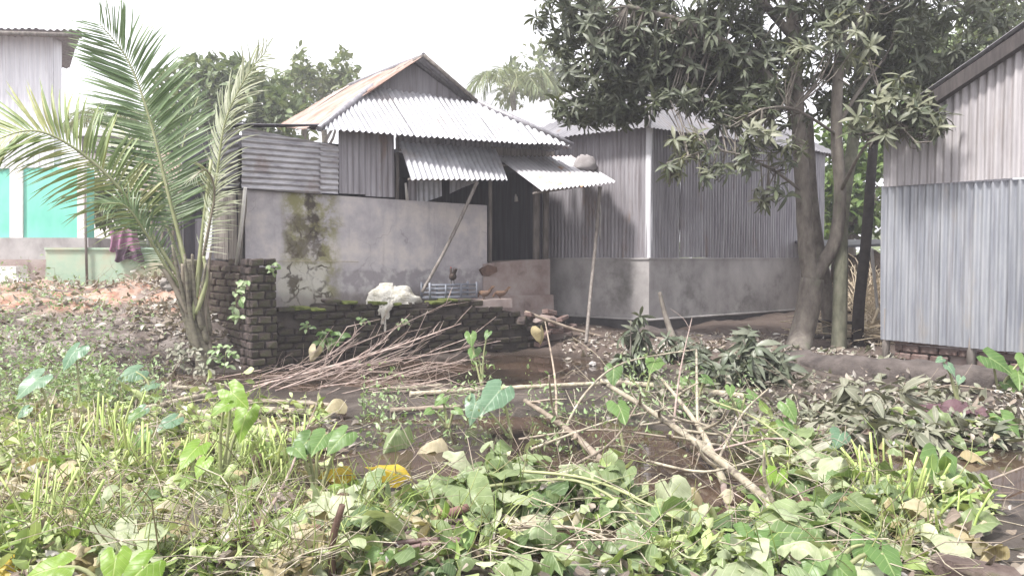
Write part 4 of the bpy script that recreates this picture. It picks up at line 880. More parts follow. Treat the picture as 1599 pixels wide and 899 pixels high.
far_palm('far pale coconut palm above the bright far roof', 800, 140, 40, 1.9, L_tree2)
far_palm('far coconut palm between the turquoise house and the roof', 172, 200, 30, 1.3, L_tree2)
# distant wood closing the horizon
items = []
for i in range(2600):
    x = random.uniform(-75, 75); y = 62 + random.uniform(-5, 8); h = 3.2 + 1.6 * noise.noise(V((x * .12, 0, 0)))
    items.append((random.choice(BL), frame((x, y, random.uniform(.2, 1) ** .7 * max(1, h)), rdir(-40, 60), (random.uniform(-.6, .6), -.8, 1), random.uniform(.8, 1.5))))
o = bake('distant_wood', items, L_tree2); stuff(tag(o, 'distant belt of pale green trees along the horizon', 'wood'))

# ------------------------------------------------------------------ things on the ledge, poles
def pole(name, pts, r0, r1, mat, label, cat, group=None, n=7, k=5):
    c = curve(pts, k); rr = [q * (1 + .1 * noise.noise(V((i * .9, r0 * 90, 3)))) for i, q in enumerate(lerpr(r0, r1, len(c)))]
    return tag(MB().tube(c, rr, n).build(name, mat), label, cat, group)
def bamboo_pole(pts, r, mat, label, group=None, node=.32, name='bamboo_pole'):
    c = curve(pts, 6); b = MB(); P = [c[0]]; acc = 0; L = []
    for i in range(1, len(c)):
        seg = (c[i] - c[i - 1]).length; m = max(1, int(seg / .04))
        for j in range(m): L.append(c[i - 1].lerp(c[i], j / m))
    L.append(c[-1]); rr = []; s = 0
    for i, p in enumerate(L):
        if i: s += (p - L[i - 1]).length
        rr.append(r * (1 - .12 * i / len(L)) * (1.16 if (s % node) < .04 else 1))
    return tag(b.tube(L, rr, 8).build(name, mat), label, 'pole', group)
bamboo_pole([at(745, 284, 13.3), at(716, 348, 13.15), at(690, 400, 13.0), at(659, 456, 12.85)], .03, wood_old, 'grey bamboo prop slanting from the awning down to ledge')
bamboo_pole([at(937, 292, 14.2), at(930, 380, 14.0), at(922, 460, 13.6), at(915, 536, 12.9)], .032, wood_old, 'upright bamboo prop under the lower awning corner', name='bamboo_prop')
a = at(936.5, 310, 14.15); tag(MB().tube([a, a + V((.02, -.02, -.3)), a + V((.0, -.02, -.62)), a + V((.02, -.02, -.72))], [.012, .008, .02, .004], 5).build('hanging_rag', pale_scrap), 'pale rag strip hanging from the top of awning prop', 'rag')
pole('fallen_pole', [LF(820, 487, .1), LF(900, 515, .3), LF(992, 538, .6)], .03, .022, bamboo, 'thin pole slanting down from mud step to the bank', 'pole')
pole('kerb_stick', [at(1030, 456, 13.2), at(1040, 495, 13.1), at(1052, 530, 12.9)], .03, .06, bark, 'bent stick standing up in front of the hut plinth', 'stick')
# white sack
def sack():
    t = thing('white_sack', 'torn white woven sack slumped on the brick ledge', 'sack', LF(612, 470, -.25)); c = LF(614, 474, -.22); vs, fs = [], []; n, m = 44, 14
    for j in range(m + 1):
        e = j / m * math.pi / 2
        for i in range(n):
            a = 2 * math.pi * i / n; q = 1 + .2 * noise.noise(V((math.cos(a) * 2.2, math.sin(a) * 2.2, e * 2))) + .13 * noise.noise(V((math.cos(a) * 6, math.sin(a) * 6, e * 6)))
            vs.append(c + LF.d * (math.cos(a) * math.cos(e) ** .8 * .44 * q) + LF.n * (math.sin(a) * math.cos(e) ** .8 * .24 * q) + UP * (math.sin(e) ** 1.1 * .27 * q * (1 - .1 * math.cos(a - .4))))
    fs = [(j * n + i, j * n + (i + 1) % n, (j + 1) * n + (i + 1) % n, (j + 1) * n + i) for j in range(m) for i in range(n)]
    MB().add(vs, fs, True).build('sack_body', sack_mat, t)
    for i, (px, y1, wd) in enumerate([(592, 492, .035), (597, 506, .05), (601, 518, .03), (605, 498, .05), (609, 484, .035)]):
        a = LF(px + 6, 464, .02); b = LF(px + 2, 478, .07); d = LF(px, y1, .06); c_ = curve([a, b, d], 5); vs = []
        for k, p in enumerate(c_):
            w_ = wd * (1 - .6 * k / len(c_)) * (1 + .4 * math.sin(k * 2 + i)); vs += [p - LF.d * w_, p + LF.n * .02 * math.sin(k + i), p + LF.d * w_]
        MB().add(vs, [(k * 3 + q, k * 3 + q + 1, k * 3 + q + 4, k * 3 + q + 3) for k in range(len(c_) - 1) for q in (0, 1)], True).build('torn_strip', sack_mat, t)
sack()
# crate
cr = thing('plastic_crate', 'grey slatted plastic crate on the ledge beside the prop', 'crate', LF(700, 468, -.3)); cA, cB = LF(671, 465, -.2), LF(744, 465, -.2)
for j, z in enumerate((.0, .07, .14, .2)):
    for q in (0, -.3):
        A, B = cA + LF.n * q, cB + LF.n * q; MB().tube([pt(A, cA.z + z), pt(B, cA.z + z)], .02, 4).build('slat', crate_mat, cr)
for f in (0, .33, .66, 1):
    for q in (.005, -.305): p = cA.lerp(cB, f) + LF.n * q; MB().tube([pt(p, cA.z - .03), pt(p, cA.z + .215 + (.03 if f in (0, 1) else 0))], .024, 4).build('upright', crate_mat, cr)
MB().prism([pt(cA, cA.z - .02), pt(cB, cA.z - .02), pt(cB - LF.n * .3, cA.z - .02), pt(cA - LF.n * .3, cA.z - .02)], UP * .02).build('base', crate_mat, cr)
# hens
def hen(base, ang, s, mat, label, neck=(.5, .55), down=False):
    t = thing('hen', label, 'hen', base); d = V((math.cos(ang), math.sin(ang), 0)); sd_ = V((-d.y, d.x, 0))
    Pn = [(-.62, .78, .03), (-.45, .62, .11), (-.2, .5, .22), (.1, .46, .25), (.32, .54, .18)] + ([(.48, .5, .1), (.56, .36, .08), (.6, .26, .075), (.68, .2, .02)] if down else [(.42, .74, .1), (.44, .92, .08), (.5, 1.0, .085), (.62, .98, .02)])
    c = [base + (d * x + UP * z) * s for x, z, r in Pn]; cc = curve(c, 3); rr = []
    for i in range(len(Pn) - 1): rr += [(Pn[i][2] + (Pn[i + 1][2] - Pn[i][2]) * j / 3) * s for j in range(3)]
    rr.append(Pn[-1][2] * s); b = MB().tube(cc, rr, 10)
    for q in (-1, 1): b.tube([base + (d * .05 + sd_ * q * .1 + UP * .42) * s, base + (d * .1 + sd_ * q * .1 + UP * .22) * s, base + (d * .04 + sd_ * q * .1) * s], [.07 * s, .025 * s, .02 * s], 5)
    b.build('body', mat, t)
    for q in (-.06, 0, .06): MB().prism([base + (d * -.4 + sd_ * q + UP * .6) * s, base + (d * -.86 + sd_ * q * 1.8 + UP * 1.0) * s, base + (d * -.7 + sd_ * q * 1.8 + UP * 1.08) * s, base + (d * -.3 + sd_ * q + UP * .7) * s], sd_ * .03 * s).build('tail_feather', mat, t)
    hd = c[-2]
    MB().prism([hd + (d * -.08 + UP * .06) * s, hd + (d * .06 + UP * .06) * s, hd + (d * .06 + UP * .15) * s, hd + (d * 0 + UP * .11) * s, hd + (d * -.06 + UP * .15) * s], sd_ * .025 * s).build('comb', comb_mat, t)
    for q in (-1, 1): MB().tube([base + (d * .04 + sd_ * q * .1 + UP * .01) * s, base + (d * .2 + sd_ * q * .12 + UP * .01) * s], .018 * s, 4).build('foot', beak_mat, t)
    MB().tube([hd + d * .06 * s, hd + (d * .17 - UP * .02) * s], [.03 * s, .004 * s], 5).build('beak', beak_mat, t)
hen(pt((cA + cB) / 2 - LF.n * .02, cA.z + .218), 1.9, .24, hen_dark, 'dark brown hen perched upright on the grey crate')
zs = HF(770, 462, .2); p_ = LF(757, 468, -.1)
hen(pt(p_, .9 if p_.z < .9 else p_.z), 2.6, .22, hen_mat, 'brown hen pecking on ledge nearest the crate', down=True)
p_ = LF(782, 467, -.12); hen(pt(p_, p_.z), 3.3, .2, hen_mat, 'small brown hen at the right end of the ledge', down=True)
MB().prism([LF(742, 470, .0), LF(800, 466, .0), LF(800, 480, .0), LF(742, 480, .0)], -LF.n * .5).build('ledge_cap', mudwall, led)
# bundle wedged above the lower awning
c = at(917, 262, 14.75); vs = []; n = 14
for j in range(7):
    e = R(-40 + j * 20)
    for i in range(n):
        a = 2 * math.pi * i / n; q = 1 + .3 * noise.noise(V((math.cos(a) * 1.8, math.sin(a) * 1.8, j * .5)))
        vs.append(c + V((math.cos(a) * math.cos(e) * .24 * q - .03, math.sin(a) * math.cos(e) * .2 * q, math.sin(e) * .17 * q * (1.25 if e > 0 else .6))))
tag(MB().add(vs, [(j * n + i, j * n + (i + 1) % n, (j + 1) * n + (i + 1) % n, (j + 1) * n + i) for j in range(6) for i in range(n)] + [list(range(n - 1, -1, -1)), list(range(6 * n, 7 * n))], True).build('cloth_bundle', bundle_mat), 'grey rounded bundle wedged above the lower awning against hut', 'bundle')

# ------------------------------------------------------------------ low banks, straw heap, brick lump
def lumpy(name, pts, r0, flat, mat, label, cat, n=14, amp=.25):
    c = curve(pts, 10); b = MB(); vs = []
    for i, p in enumerate(c):
        t = (c[min(i + 1, len(c) - 1)] - c[max(0, i - 1)]).normalized(); sd_ = t.cross(UP).normalized()
        for j in range(n):
            a = 2 * math.pi * j / n; q = r0 * (1 + amp * noise.noise(V((i * .35, math.cos(a) * 1.5, math.sin(a) * 1.5))))
            vs.append(p + sd_ * math.cos(a) * q * flat + UP * math.sin(a) * q)
    m = len(c); b.add(vs, [(i * n + j, i * n + (j + 1) % n, (i + 1) * n + (j + 1) % n, (i + 1) * n + j) for i in range(m - 1) for j in range(n)] + [list(range(n - 1, -1, -1)), list(range((m - 1) * n, m * n))], True)
    return tag(b.build(name, mat), label, cat)
dark_mud = M('dark damp earth', [(.045, .036, .034), (.08, .066, .06), (.115, .095, .088)], 4, .95, 0, .8, dist=.04)
lumpy('earth_kerb', [G(1235, 570), G(1330, 582), G(1430, 590), G(1530, 600), G(1660, 612)], .22, 1.3, dark_mud, 'low dark earth kerb running in front of the tin shed', 'kerb')
lumpy('earth_ledge', [at(1000, 520, 13.4), at(1060, 528, 13.4), at(1120, 537, 13.3), at(1190, 545, 13.1), at(1250, 550, 12.9)], .14, 1.6, dark_mud, 'low earthen ledge at the foot of the hut plinth', 'ledge')
lb3 = G(1500, 905); o = link_mesh('masonry_lump', chamfer_box(.42, .12, .2, .03, 5), brick_brown); o.location = lb3 + V((.06, -.05, .04)); o.rotation_euler = (.1, .12, -.25); tag(o, 'broken reddish masonry lump in the mud at the bottom right corner', 'masonry')
# straw and poles in the lane behind the trees
stf = []
for i in range(500):
    p = at(random.uniform(1330, 1385), random.uniform(440, 520), random.uniform(14.5, 16.5)); p.z = max(p.z, gz(p.x, p.y)); stf.append((random.choice(STK), frame(p, rdir(-30, 50) + V((.6, 0, 0)), s=random.uniform(.4, 1.0))))
for i in range(260):
    p = at(random.uniform(1320, 1385), random.uniform(500, 545), random.uniform(12.5, 14.5)); p.z = gz(p.x, p.y) + random.uniform(0, .15); stf.append((random.choice(STK), frame(p, rdir(-10, 15), s=random.uniform(.5, 1.3))))
o = bake('straw_heap', stf, straw); stuff(tag(o, 'heap of pale straw and split sticks in the lane by the shed', 'straw heap'))
lumpy('hay_stack', [at(1310, 445, 17), at(1350, 440, 17), at(1400, 440, 17)], .62, 1.0, M('hay', [(.14, .1, .075), (.25, .19, .14), (.33, .26, .19)], 14, 1, 0, 1.0, (1, 1, .3), dist=.08), 'brown haystack under black tarp in the lane', 'haystack')
tp = at(1340, 385, 16.6); o = MB().prism([tp + V((-1.0, -.5, -.05)), tp + V((.7, -.5, .02)), tp + V((.8, .8, .12)), tp + V((-1.1, .8, .1))], V((0, 0, .05))).build('black_tarp', tarp); tag(o, 'black tarp sheet lying over the haystack', 'tarp')
bamboo_pole([at(1361, 388, 13.6), at(1366, 440, 13.5), at(1372, 500, 13.4)], .028, lath, 'white peeled bamboo leaning near the corner of the shed', name='leaning_bamboo')
bamboo_pole([at(1372, 482, 13.4), at(1358, 515, 13.2)], .025, straw, 'short split bamboo leaning on the straw', name='split_bamboo')
for i, (a, b) in enumerate((((1270, 500), (1345, 505)), ((1270, 525), (1385, 530)), ((1280, 535), (1392, 541)))):
    pole('fence_rail', [at(*a, 12.75), at(*b, 12.7)], .028, .028, wood_dark, ('upper', 'middle', 'lower')[i] + ' dark rail crossing behind the slim tree trunks', 'rail')
bamboo_pole([at(1279, 370, 14.2), at(1280, 480, 14.0)], .02, lath, 'thin white bamboo stake behind the fork of mango', name='stake')

# ------------------------------------------------------------------ taro plants
def taro_plant(base, leaves, mat, label, group=None, pr=.012, stem=twig_green):
    """base px; leaves: (px, py, size m, facing tilt)"""
    b = G(*base); t = thing('taro_plant', label, 'taro plant', b, group); u_ = list(leaves)
    for i, (px, py, L) in enumerate(u_):
        Y = b.y + random.uniform(-.12, .12); p = at(px, py, Y)
        if p.z < .08: p.z = .08
        mid = b.lerp(p, .55) + V((random.uniform(-.03, .03), .02, .04)); c = curve([b - UP * .03, mid, p], 4)
        MB().tube(c, lerpr(pr * 1.4, pr * .55, len(c)), 6).build('leaf_stalk', stem, t)
        a = random.uniform(0, 6.28) if len(u_) > 2 else random.choice((-.4, .3, 2.9, -2.8)); d = V((math.sin(a) * .9 + .3 * (px - base[0]) / 40, -.55, -random.uniform(.2, .75))); k = random.randrange(len(TARO))
        leaf_obj('leaf', 'taro_leaf_%d' % k, TARO[k], mat, frame(p, d, (random.uniform(-.25, .25), -.75, .75), L), t)
    return t
TP = [((346, 765), [(362, 612, .26), (384, 648, .3), (352, 632, .18)], L_lime, 'tall taro plant with glowing lime leaves on pale stalk'),
      ((80, 690), [(58, 592, .33), (40, 640, .16)], L_blue, 'bluish taro plant at left edge among cut stalks'),
      ((125, 640), [(118, 548, .36)], L_blue, 'single bluish taro leaf standing before the rubble bank'),
      ((95, 556), [(84, 524, .34)], L_lime, 'bright taro leaf lying on the bank at upper left'),
      ((240, 625), [(212, 580, .36), (236, 600, .25)], L_blue, 'grey green taro leaf arching over the left weeds'),
      ((285, 690), [(270, 655, .24), (222, 640, .16)], L_blue, 'low bluish taro plant beside the bamboo ends'),
      ((300, 790), [(306, 700, .26), (318, 722, .17)], L_lime, 'small lime taro plant left of the tall lime one'),
      ((235, 740), [(215, 645, .16), (225, 678, .18)], L_taro, 'small green taro among the left stubble'),
      ((494, 775), [(478, 690, .26), (506, 680, .28), (536, 680, .25), (462, 700, .18)], L_taro, 'taro plant with four leaves left of the yellow leaves'),
      ((753, 603), [(735, 524, .24), (741, 546, .28), (762, 520, .15)], L_taro, 'upright taro plant growing out of the pond water'),
      ((800, 685), [(778, 612, .42), (742, 630, .3)], L_blue, 'bluish taro with broad leaf arching over the long bamboo'),
      ((975, 705), [(966, 634, .3)], L_taro, 'single taro leaf at the head of the thick cut branch'),
      ((1008, 612), [(1022, 564, .34), (958, 578, .32)], L_taro, 'pair of taro leaves before the dark cut mango sprigs'),
      ((1224, 695), [(1230, 634, .22), (1226, 660, .2)], L_taro, 'small taro with two leaves on the right bank'),
      ((1318, 715), [(1312, 678, .26), (1300, 690, .2)], L_blue, 'bluish taro beside the pale wilted mango heap'),
      ((1470, 780), [(1466, 722, .36), (1490, 745, .2)], L_taro, 'broad taro leaf beside the grey puddle'),
      ((1560, 612), [(1548, 560, .4), (1590, 582, .36), (1575, 600, .26), (1600, 560, .3)], L_taro, 'leafy taro clump against the shed footing'),
      ((1572, 690), [(1568, 655, .32), (1600, 690, .2)], L_taro, 'low taro leaf at the right edge above puddle'),
      ((1222, 790), [(1214, 742, .2), (1198, 735, .14)], L_lime, 'yellow green taro leaf right of the thick branch end'),
      ((1155, 650), [(1150, 628, .2), (1172, 616, .18), (1128, 630, .18), (1140, 606, .15)], L_taro, 'little green herb clump on the right bank'),
      ((1090, 620), [(1082, 600, .2), (1100, 590, .2), (1066, 592, .17), (1110, 608, .17)], L_taro, 'green herb clump beside the forked upright stem'),
      ((190, 935), [(180, 872, .2), (225, 885, .24), (90, 885, .22)], L_lime, 'bright green taro leaves at the bottom left corner'),
      ((30, 900), [(20, 880, .18), (38, 895, .15)], L_yellow, 'yellowing taro leaf at the bottom left edge'),
      ((215, 830), [(205, 800, .18), (232, 838, .12)], L_lime, 'lime leaf pair poking from the lower left litter'),
      ((590, 905), [(592, 872, .2)], L_taro, 'single oval green leaf before the purple stalk bundle'),
      ((1390, 830), [(1385, 810, .2), (1360, 812, .17)], L_lime, 'lime leaves beside the brown stubs at right'),
      ((700, 668), [(690, 622, .16), (672, 640, .14), (712, 640, .14)], L_taro, 'small herb left of the long bamboo'),
      ((1500, 640), [(1482, 572, .18), (1470, 560, .13), (1500, 590, .14)], L_blue, 'greyish creeper leaves before the shed kerb'),
      ((1040, 870), [(1020, 840, .2), (1065, 850, .22), (1000, 858, .16)], L_taro, 'green taro leaves low in the centre right litter'),
      ((1180, 880), [(1160, 840, .25), (1200, 850, .27), (1220, 870, .22), (1175, 870, .2), (1240, 840, .2)], L_taro, 'dark green leafy clump low right of centre'),
      ((1150, 900), [(1130, 885, .22), (1165, 890, .2), (1100, 880, .18)], L_lime, 'bright oval leaves at the bottom edge right of centre'),
      ((1290, 905), [(1270, 880, .2), (1310, 885, .22), (1330, 880, .16), (1380, 865, .25), (1350, 850, .22)], L_taro, 'green taro leaves along the bottom right edge')]
for a in TP: taro_plant(*a)
# wilted, broad leaves lying about, one by one
def lying_leaf(px, py, L, mat, label, up=.06, group=None, k=None, tilt=None):
    p = G(px, py, up); k = random.randrange(len(WILT)) if k is None else k
    d = rdir(-25, 20) if tilt is None else V(tilt)
    o = leaf_obj('fallen_leaf', 'wilted_leaf_%d' % k, WILT[k], mat, frame(p, d, (random.uniform(-.5, .5), random.uniform(-.9, .2), 1), L)); return tag(o, label, 'leaf', group)
lying_leaf(542, 765, .27, L_yellow, 'golden yellow taro leaf standing at water edge, left of the pair', .17, k=0, tilt=(-.6, -.3, .2)); lying_leaf(588, 768, .36, L_yellow, 'golden yellow taro leaf at water edge, right of the pair', .17, k=1, tilt=(.9, -.2, .05))
lying_leaf(640, 805, .5, L_wilt, 'largest grey green wilted leaf left of the dark leaves', .14, tilt=(-.7, -.5, -.1)); lying_leaf(690, 815, .45, L_wiltd, 'dark drooping leaf beside the largest wilted leaf', .16, tilt=(.1, -.8, -.5)); lying_leaf(735, 815, .42, L_wiltd, 'second dark drooping leaf beside the largest wilted leaf', .16, tilt=(.5, -.8, -.4))
lying_leaf(622, 705, .34, L_wilt, 'drooping green yellow leaf above the yellow pair', .2, tilt=(-.4, -.6, -.4)); lying_leaf(520, 655, .3, L_dryt, 'brownish wilted leaf by the bamboo end', .2, tilt=(-.3, -.7, -.3)); lying_leaf(680, 705, .3, L_dryt, 'grey shrivelled leaf above the floating twigs', .1)
lying_leaf(1045, 815, .34, L_wilt, 'hanging yellow green wilted leaf at centre right', .2, tilt=(.1, -.6, -.8)); lying_leaf(1075, 800, .28, L_dryt, 'ochre dried leaf above the hanging wilted one', .14); lying_leaf(880, 880, .36, L_wilt, 'broad ribbed pale leaf at the bottom centre', .1, tilt=(.9, -.3, 0)); lying_leaf(840, 850, .32, L_wiltd, 'broad limp leaf above the bottom ribbed leaf', .1)
random.seed(21)
LAND = [(360, 640, 'the tall lime taro'), (60, 600, 'the bluish left taro'), (270, 660, 'the low bluish taro'), (310, 710, 'the small lime taro'), (500, 690, 'the four leaved taro'), (565, 735, 'the yellow leaf pair'), (640, 800, 'the largest wilted leaf'), (520, 850, 'the tall brown stub'), (195, 880, 'the reddish bulb stub'), (180, 800, 'the slim red stub'), (670, 855, 'the purple stalk bundle'), (880, 890, 'the ribbed bottom leaf'),
        (1045, 810, 'the hanging wilted leaf'), (1075, 865, 'the round brown stump'), (1120, 750, 'the thick slanting branch'), (940, 740, 'the grey brown branch'), (1215, 745, 'the yellow green leaf'), (1340, 800, 'the pale topped stub'), (1470, 730, 'the broad puddle leaf'), (1350, 640, 'the pale mango heap'), (1490, 650, 'the maroon sheet'), (1540, 735, 'the grey puddle'), (1180, 860, 'the dark leafy clump'), (1500, 890, 'the masonry lump'), (60, 880, 'the bottom left leaves'), (20, 740, 'the far left stalks'), (120, 760, 'the left stubble'), (420, 760, 'the middle stubble'), (800, 790, 'the long green stems'), (400, 870, 'the curved brown twig'), (1385, 770, 'the right stubble')]
MWORD = {'wilted taro leaf': 'pale green limp', 'wilted dark taro leaf': 'dark green limp', 'dried taro leaf': 'straw coloured dry', 'taro leaf': 'fresh green', 'lime taro leaf': 'lime green', 'dried mango leaf': 'grey green withered'}
USED = set()
def scatter_leaves(n, reg, L0, L1, mats, label, group):
    m = tries = 0
    while m < n and tries < 4000:
        tries += 1
        x0, y0, x1, y1 = random.choice(reg); px, py, L, mt_ = random.uniform(x0, x1), random.uniform(y0, y1), random.uniform(L0, L1), random.choice(mats)
        nm = min(LAND, key=lambda a: (a[0] - px) ** 2 + 2 * (a[1] - py) ** 2); dx, dy = px - nm[0], py - nm[1]; wh = ('right of ' if dx > 0 else 'left of ') if abs(dx) > abs(dy) * 1.2 else ('before ' if dy > 0 else 'behind ')
        sz = 'small ' if L < L0 + (L1 - L0) * .33 else ('broad ' if L > L0 + (L1 - L0) * .7 else '')
        lab = sz + MWORD[mt_.name] + ' fallen leaf ' + wh + nm[2]
        if lab in USED: continue
        USED.add(lab); m += 1; lying_leaf(px, py, L, mt_, lab, random.uniform(.02, .12), group)
scatter_leaves(130, [(560, 790, 1250, 895), (700, 740, 960, 840), (1150, 760, 1420, 890), (1180, 690, 1400, 800)], .12, .3, [L_wilt, L_wiltd, L_wilt, L_wiltd, L_dryt, L_taro, L_wiltd], 'limp wilted taro leaf lying in the foreground litter at centre', 'wilted leaves in the foreground litter')
scatter_leaves(95, [(0, 700, 480, 895), (380, 780, 620, 895), (0, 640, 300, 720)], .1, .27, [L_wilt, L_dryt, L_wilt, L_dryt, L_lime], 'pale curled taro leaf lying in the left litter', 'pale leaves in the left litter')
scatter_leaves(58, [(1250, 620, 1590, 860), (1380, 700, 1560, 840)], .1, .26, [L_wilt, L_dryt, L_wiltd, L_cutp], 'withered leaf lying on the right bank below shed', 'withered leaves on the right bank')

# ------------------------------------------------------------------ stubble clumps of cut taro stalks
def stubble(px, py, n, h, label):
    b = G(px, py); t = thing('cut_stalk_clump', label, 'cut stalks', b, 'clumps of cut green stalks')
    for i in range(int(n * 1.5)):
        a = random.uniform(0, 6.28); r = random.uniform(0, .22); p = b + V((math.cos(a) * r, math.sin(a) * r, -.02)); ln = h * random.uniform(.25, 1.15); d = (V((math.cos(a) * r * 2.2, math.sin(a) * r * 2.2, 1)) + rdir(-20, 20) * .3).normalized()
        c = [p, p + d * ln * .5 + rdir(0, 0) * .012, p + d * ln + rdir(0, 0) * .03]; r0 = random.uniform(.0045, .011); MB().tube(curve(c, 2), lerpr(r0 * 1.3, r0 * .75, 5), 5).build('stalk', L_stub, t)
names = ['at the far left edge', 'below the bluish left taro', 'before the rubble bank', 'left of the tall lime taro', 'around the small lime taro', 'under the small green taro', 'below the bamboo ends', 'left of the four leaved taro', 'behind the four leaved taro', 'in the lower left corner', 'beside the brown stubs at right', 'behind the lime leaves at right', 'near the grey puddle', 'at the lower left edge', 'between the left taros', 'behind the tall lime taro', 'above the lower left leaves', 'right of the yellow green leaf', 'by the broad puddle leaf']
for (px, py, n, h), nm in zip([(20, 720, 9, .32), (95, 730, 12, .42), (165, 700, 14, .45), (270, 760, 12, .34), (300, 735, 12, .36), (235, 760, 14, .42), (410, 720, 12, .3), (440, 760, 12, .36), (455, 720, 12, .36), (50, 850, 8, .4), (1350, 790, 14, .34), (1385, 770, 14, .36), (1480, 830, 7, .32), (20, 800, 8, .36), (180, 740, 14, .44), (360, 730, 9, .34), (120, 800, 7, .3), (1240, 760, 8, .28), (1420, 800, 8, .34)], names): stubble(px, py, n, h, 'clump of cut yellow green stalks ' + nm)

# ------------------------------------------------------------------ brown cut stubs
for px, py, h, r_, lab in [(522, 905, .4, .018, 'tall brown cut stub at the bottom left of centre'), (405, 815, .14, .05, 'thick brown stub by the pale left litter'), (415, 860, .2, .05, 'red brown stub beside the tall brown stub'), (195, 880, .16, .06, 'reddish bulb stub in the lower left litter'), (180, 800, .16, .03, 'slim red brown stub in the left litter'), (1335, 800, .17, .04, 'dark brown stub with pale cut top at right'), (1075, 865, .12, .06, 'round brown stump in the centre right litter'), (1262, 810, .14, .05, 'brown stump beside the cut right stubs'), (395, 740, .18, .04, 'brown stub behind the four leaved taro'), (540, 820, .22, .035, 'dark stub in front of the yellow leaves'), (500, 870, .2, .03, 'brown stub left of the purple stalks'), (1460, 800, .2, .015, 'thin dark stub right of the lime leaves'), (1445, 800, .22, .012, 'very thin dark stub beside the thin one')]:
    b = G(px, py, -.03); tag(MB().tube(curve([b, b + V((random.uniform(-.02, .02), 0, h * .5)), b + V((random.uniform(-.05, .05), random.uniform(-.03, .03), h))], 3), [r_ * q for q in (1.3, 1.15, 1.05, 1, 1, .95, .85)], 8).build('cut_stub', stub_brown), lab, 'stub')
for i in range(11):
    a, b = G(605 + random.uniform(-10, 25), 845 + i * 3.4, .03 + .02 * (i % 3)), G(738 + random.uniform(-20, 12), 838 + i * 3.0 + random.uniform(-8, 8), .05 + .02 * (i % 3)); pole('purple_stalk', [a, a.lerp(b, .5) + UP * random.uniform(0, .04), b], .016, .013, purple_stalk, 'purple brown cut stalk in the bundle at bottom centre', 'stalk', 'bundle of purple brown stalks')
pole('red_stalk', [G(690, 838, .12), G(730, 832, .15)], .03, .026, M('red stalk', [(.13, .065, .055), (.2, .11, .09)], 8, .6), 'thick reddish stalk end on the purple bundle', 'stalk')

# ------------------------------------------------------------------ bamboo, branches and twigs
BP = [([(232, 607), (330, 615)], .026, bamboo_pale, 'short pale bamboo by the left pond'), ([(225, 646), (300, 628), (352, 618)], .03, bamboo_pale, 'pale bamboo slanting behind the tall lime taro'), ([(300, 656), (390, 648), (475, 652)], .045, bamboo_pale, 'thick cut bamboo right of the lime taro'),
      ([(330, 640), (420, 634), (520, 640)], .028, bamboo, 'thin bamboo lying behind the thick cut one'), ([(640, 622), (800, 612), (935, 605)], .028, bamboo_pale, 'left length of the long bamboo across the pond'), ([(938, 602), (1060, 612), (1180, 628)], .034, bamboo_pale, 'right length of the long bamboo before the bank'),
      ([(0, 652), (60, 640), (130, 646)], .03, bamboo, 'bamboo at the left edge below the bank'), ([(0, 690), (90, 684), (180, 690)], .026, bamboo_pale, 'pale bamboo at left among the stalks'), ([(36, 518), (150, 503), (286, 482)], .03, bamboo, 'upper bamboo of the pair on the rubble bank'), ([(60, 522), (180, 506), (288, 489)], .026, bamboo, 'lower bamboo of the pair on the rubble bank'),
      ([(128, 543), (160, 588)], .03, bamboo, 'short stick on the rubble bank'), ([(610, 648), (720, 642)], .026, bamboo, 'bamboo piece in the weeds left of the pond'), ([(600, 615), (690, 608)], .024, bamboo_pale, 'short pale bamboo beside the brush pile')]
for pts, r_, m_, lab in BP: bamboo_pole([G(*q, .05) for q in pts], r_, m_, lab)
random.seed(33)
def branch(pts, r0, r1, label, mat=bamboo_pale, twigs=0, h=.1, tl=.5, name='cut_branch'):
    P = [G(q[0], q[1], (q[2] if len(q) > 2 else h)) for q in pts]; c = curve(P, 6); t = thing(name, label, 'branch', P[0])
    MB().tube(c, [q * (1 + .12 * noise.noise(V((i * .8, r0 * 70, 2)))) for i, q in enumerate(lerpr(r0, r1, len(c)))], 8).build('stem', mat, t)
    for i in range(twigs):
        k = random.randrange(1, len(c) - 1); p = c[k]; tg = (c[k + 1] - c[k - 1]).normalized(); d = (tg * .7 + rdir(-5, 60) * .8).normalized(); L = tl * random.uniform(.5, 1.2); q = p + d * L * .5 + rdir(-20, 20) * .05 * L
        MB().tube(curve([p, q, p + d * L + rdir(-20, 40) * .12 * L], 3), lerpr(r1 * .6, r1 * .22, 7), 5).build('twig', mat, t)
branch([(950, 648, .3), (1030, 690, .22), (1120, 748, .15), (1222, 818, .06)], .024, .03, 'thick pale branch slanting down to the right over dark water', twigs=5)
branch([(1030, 634, .3), (1062, 668, .25), (1100, 710, .15), (1130, 762, .04)], .014, .03, 'forked pale branch crossing above the thick slanting one', twigs=6)
branch([(1130, 765, .03), (1140, 800, .02), (1200, 830, .02)], .025, .012, 'branch stub trailing into the muddy water', twigs=5, mat=twig)
branch([(820, 650, .16), (880, 690, .14), (935, 735, .1), (992, 775, .05)], .024, .03, 'grey brown branch across the centre water', mat=bamboo, twigs=7)
branch([(868, 672, .05), (866, 620, .25), (850, 545, .55)], .014, .01, 'thin stick rising from water with pale leaf at tip', mat=bamboo)
branch([(1090, 702, .03), (1088, 660, .25), (1087, 614, .5)], .014, .012, 'upright pale stem with arched twig', mat=bamboo_pale, twigs=2)
branch([(870, 705, .06), (915, 660, .3), (975, 625, .42), (1087, 612, .5)], .012, .009, 'long arching twig from the weeds to the upright stem', mat=bamboo_pale, twigs=3)
branch([(1050, 700, .1), (1062, 640, .4), (1080, 575, .7)], .012, .006, 'slim upright twig behind the slanting branch', mat=twig, twigs=3)
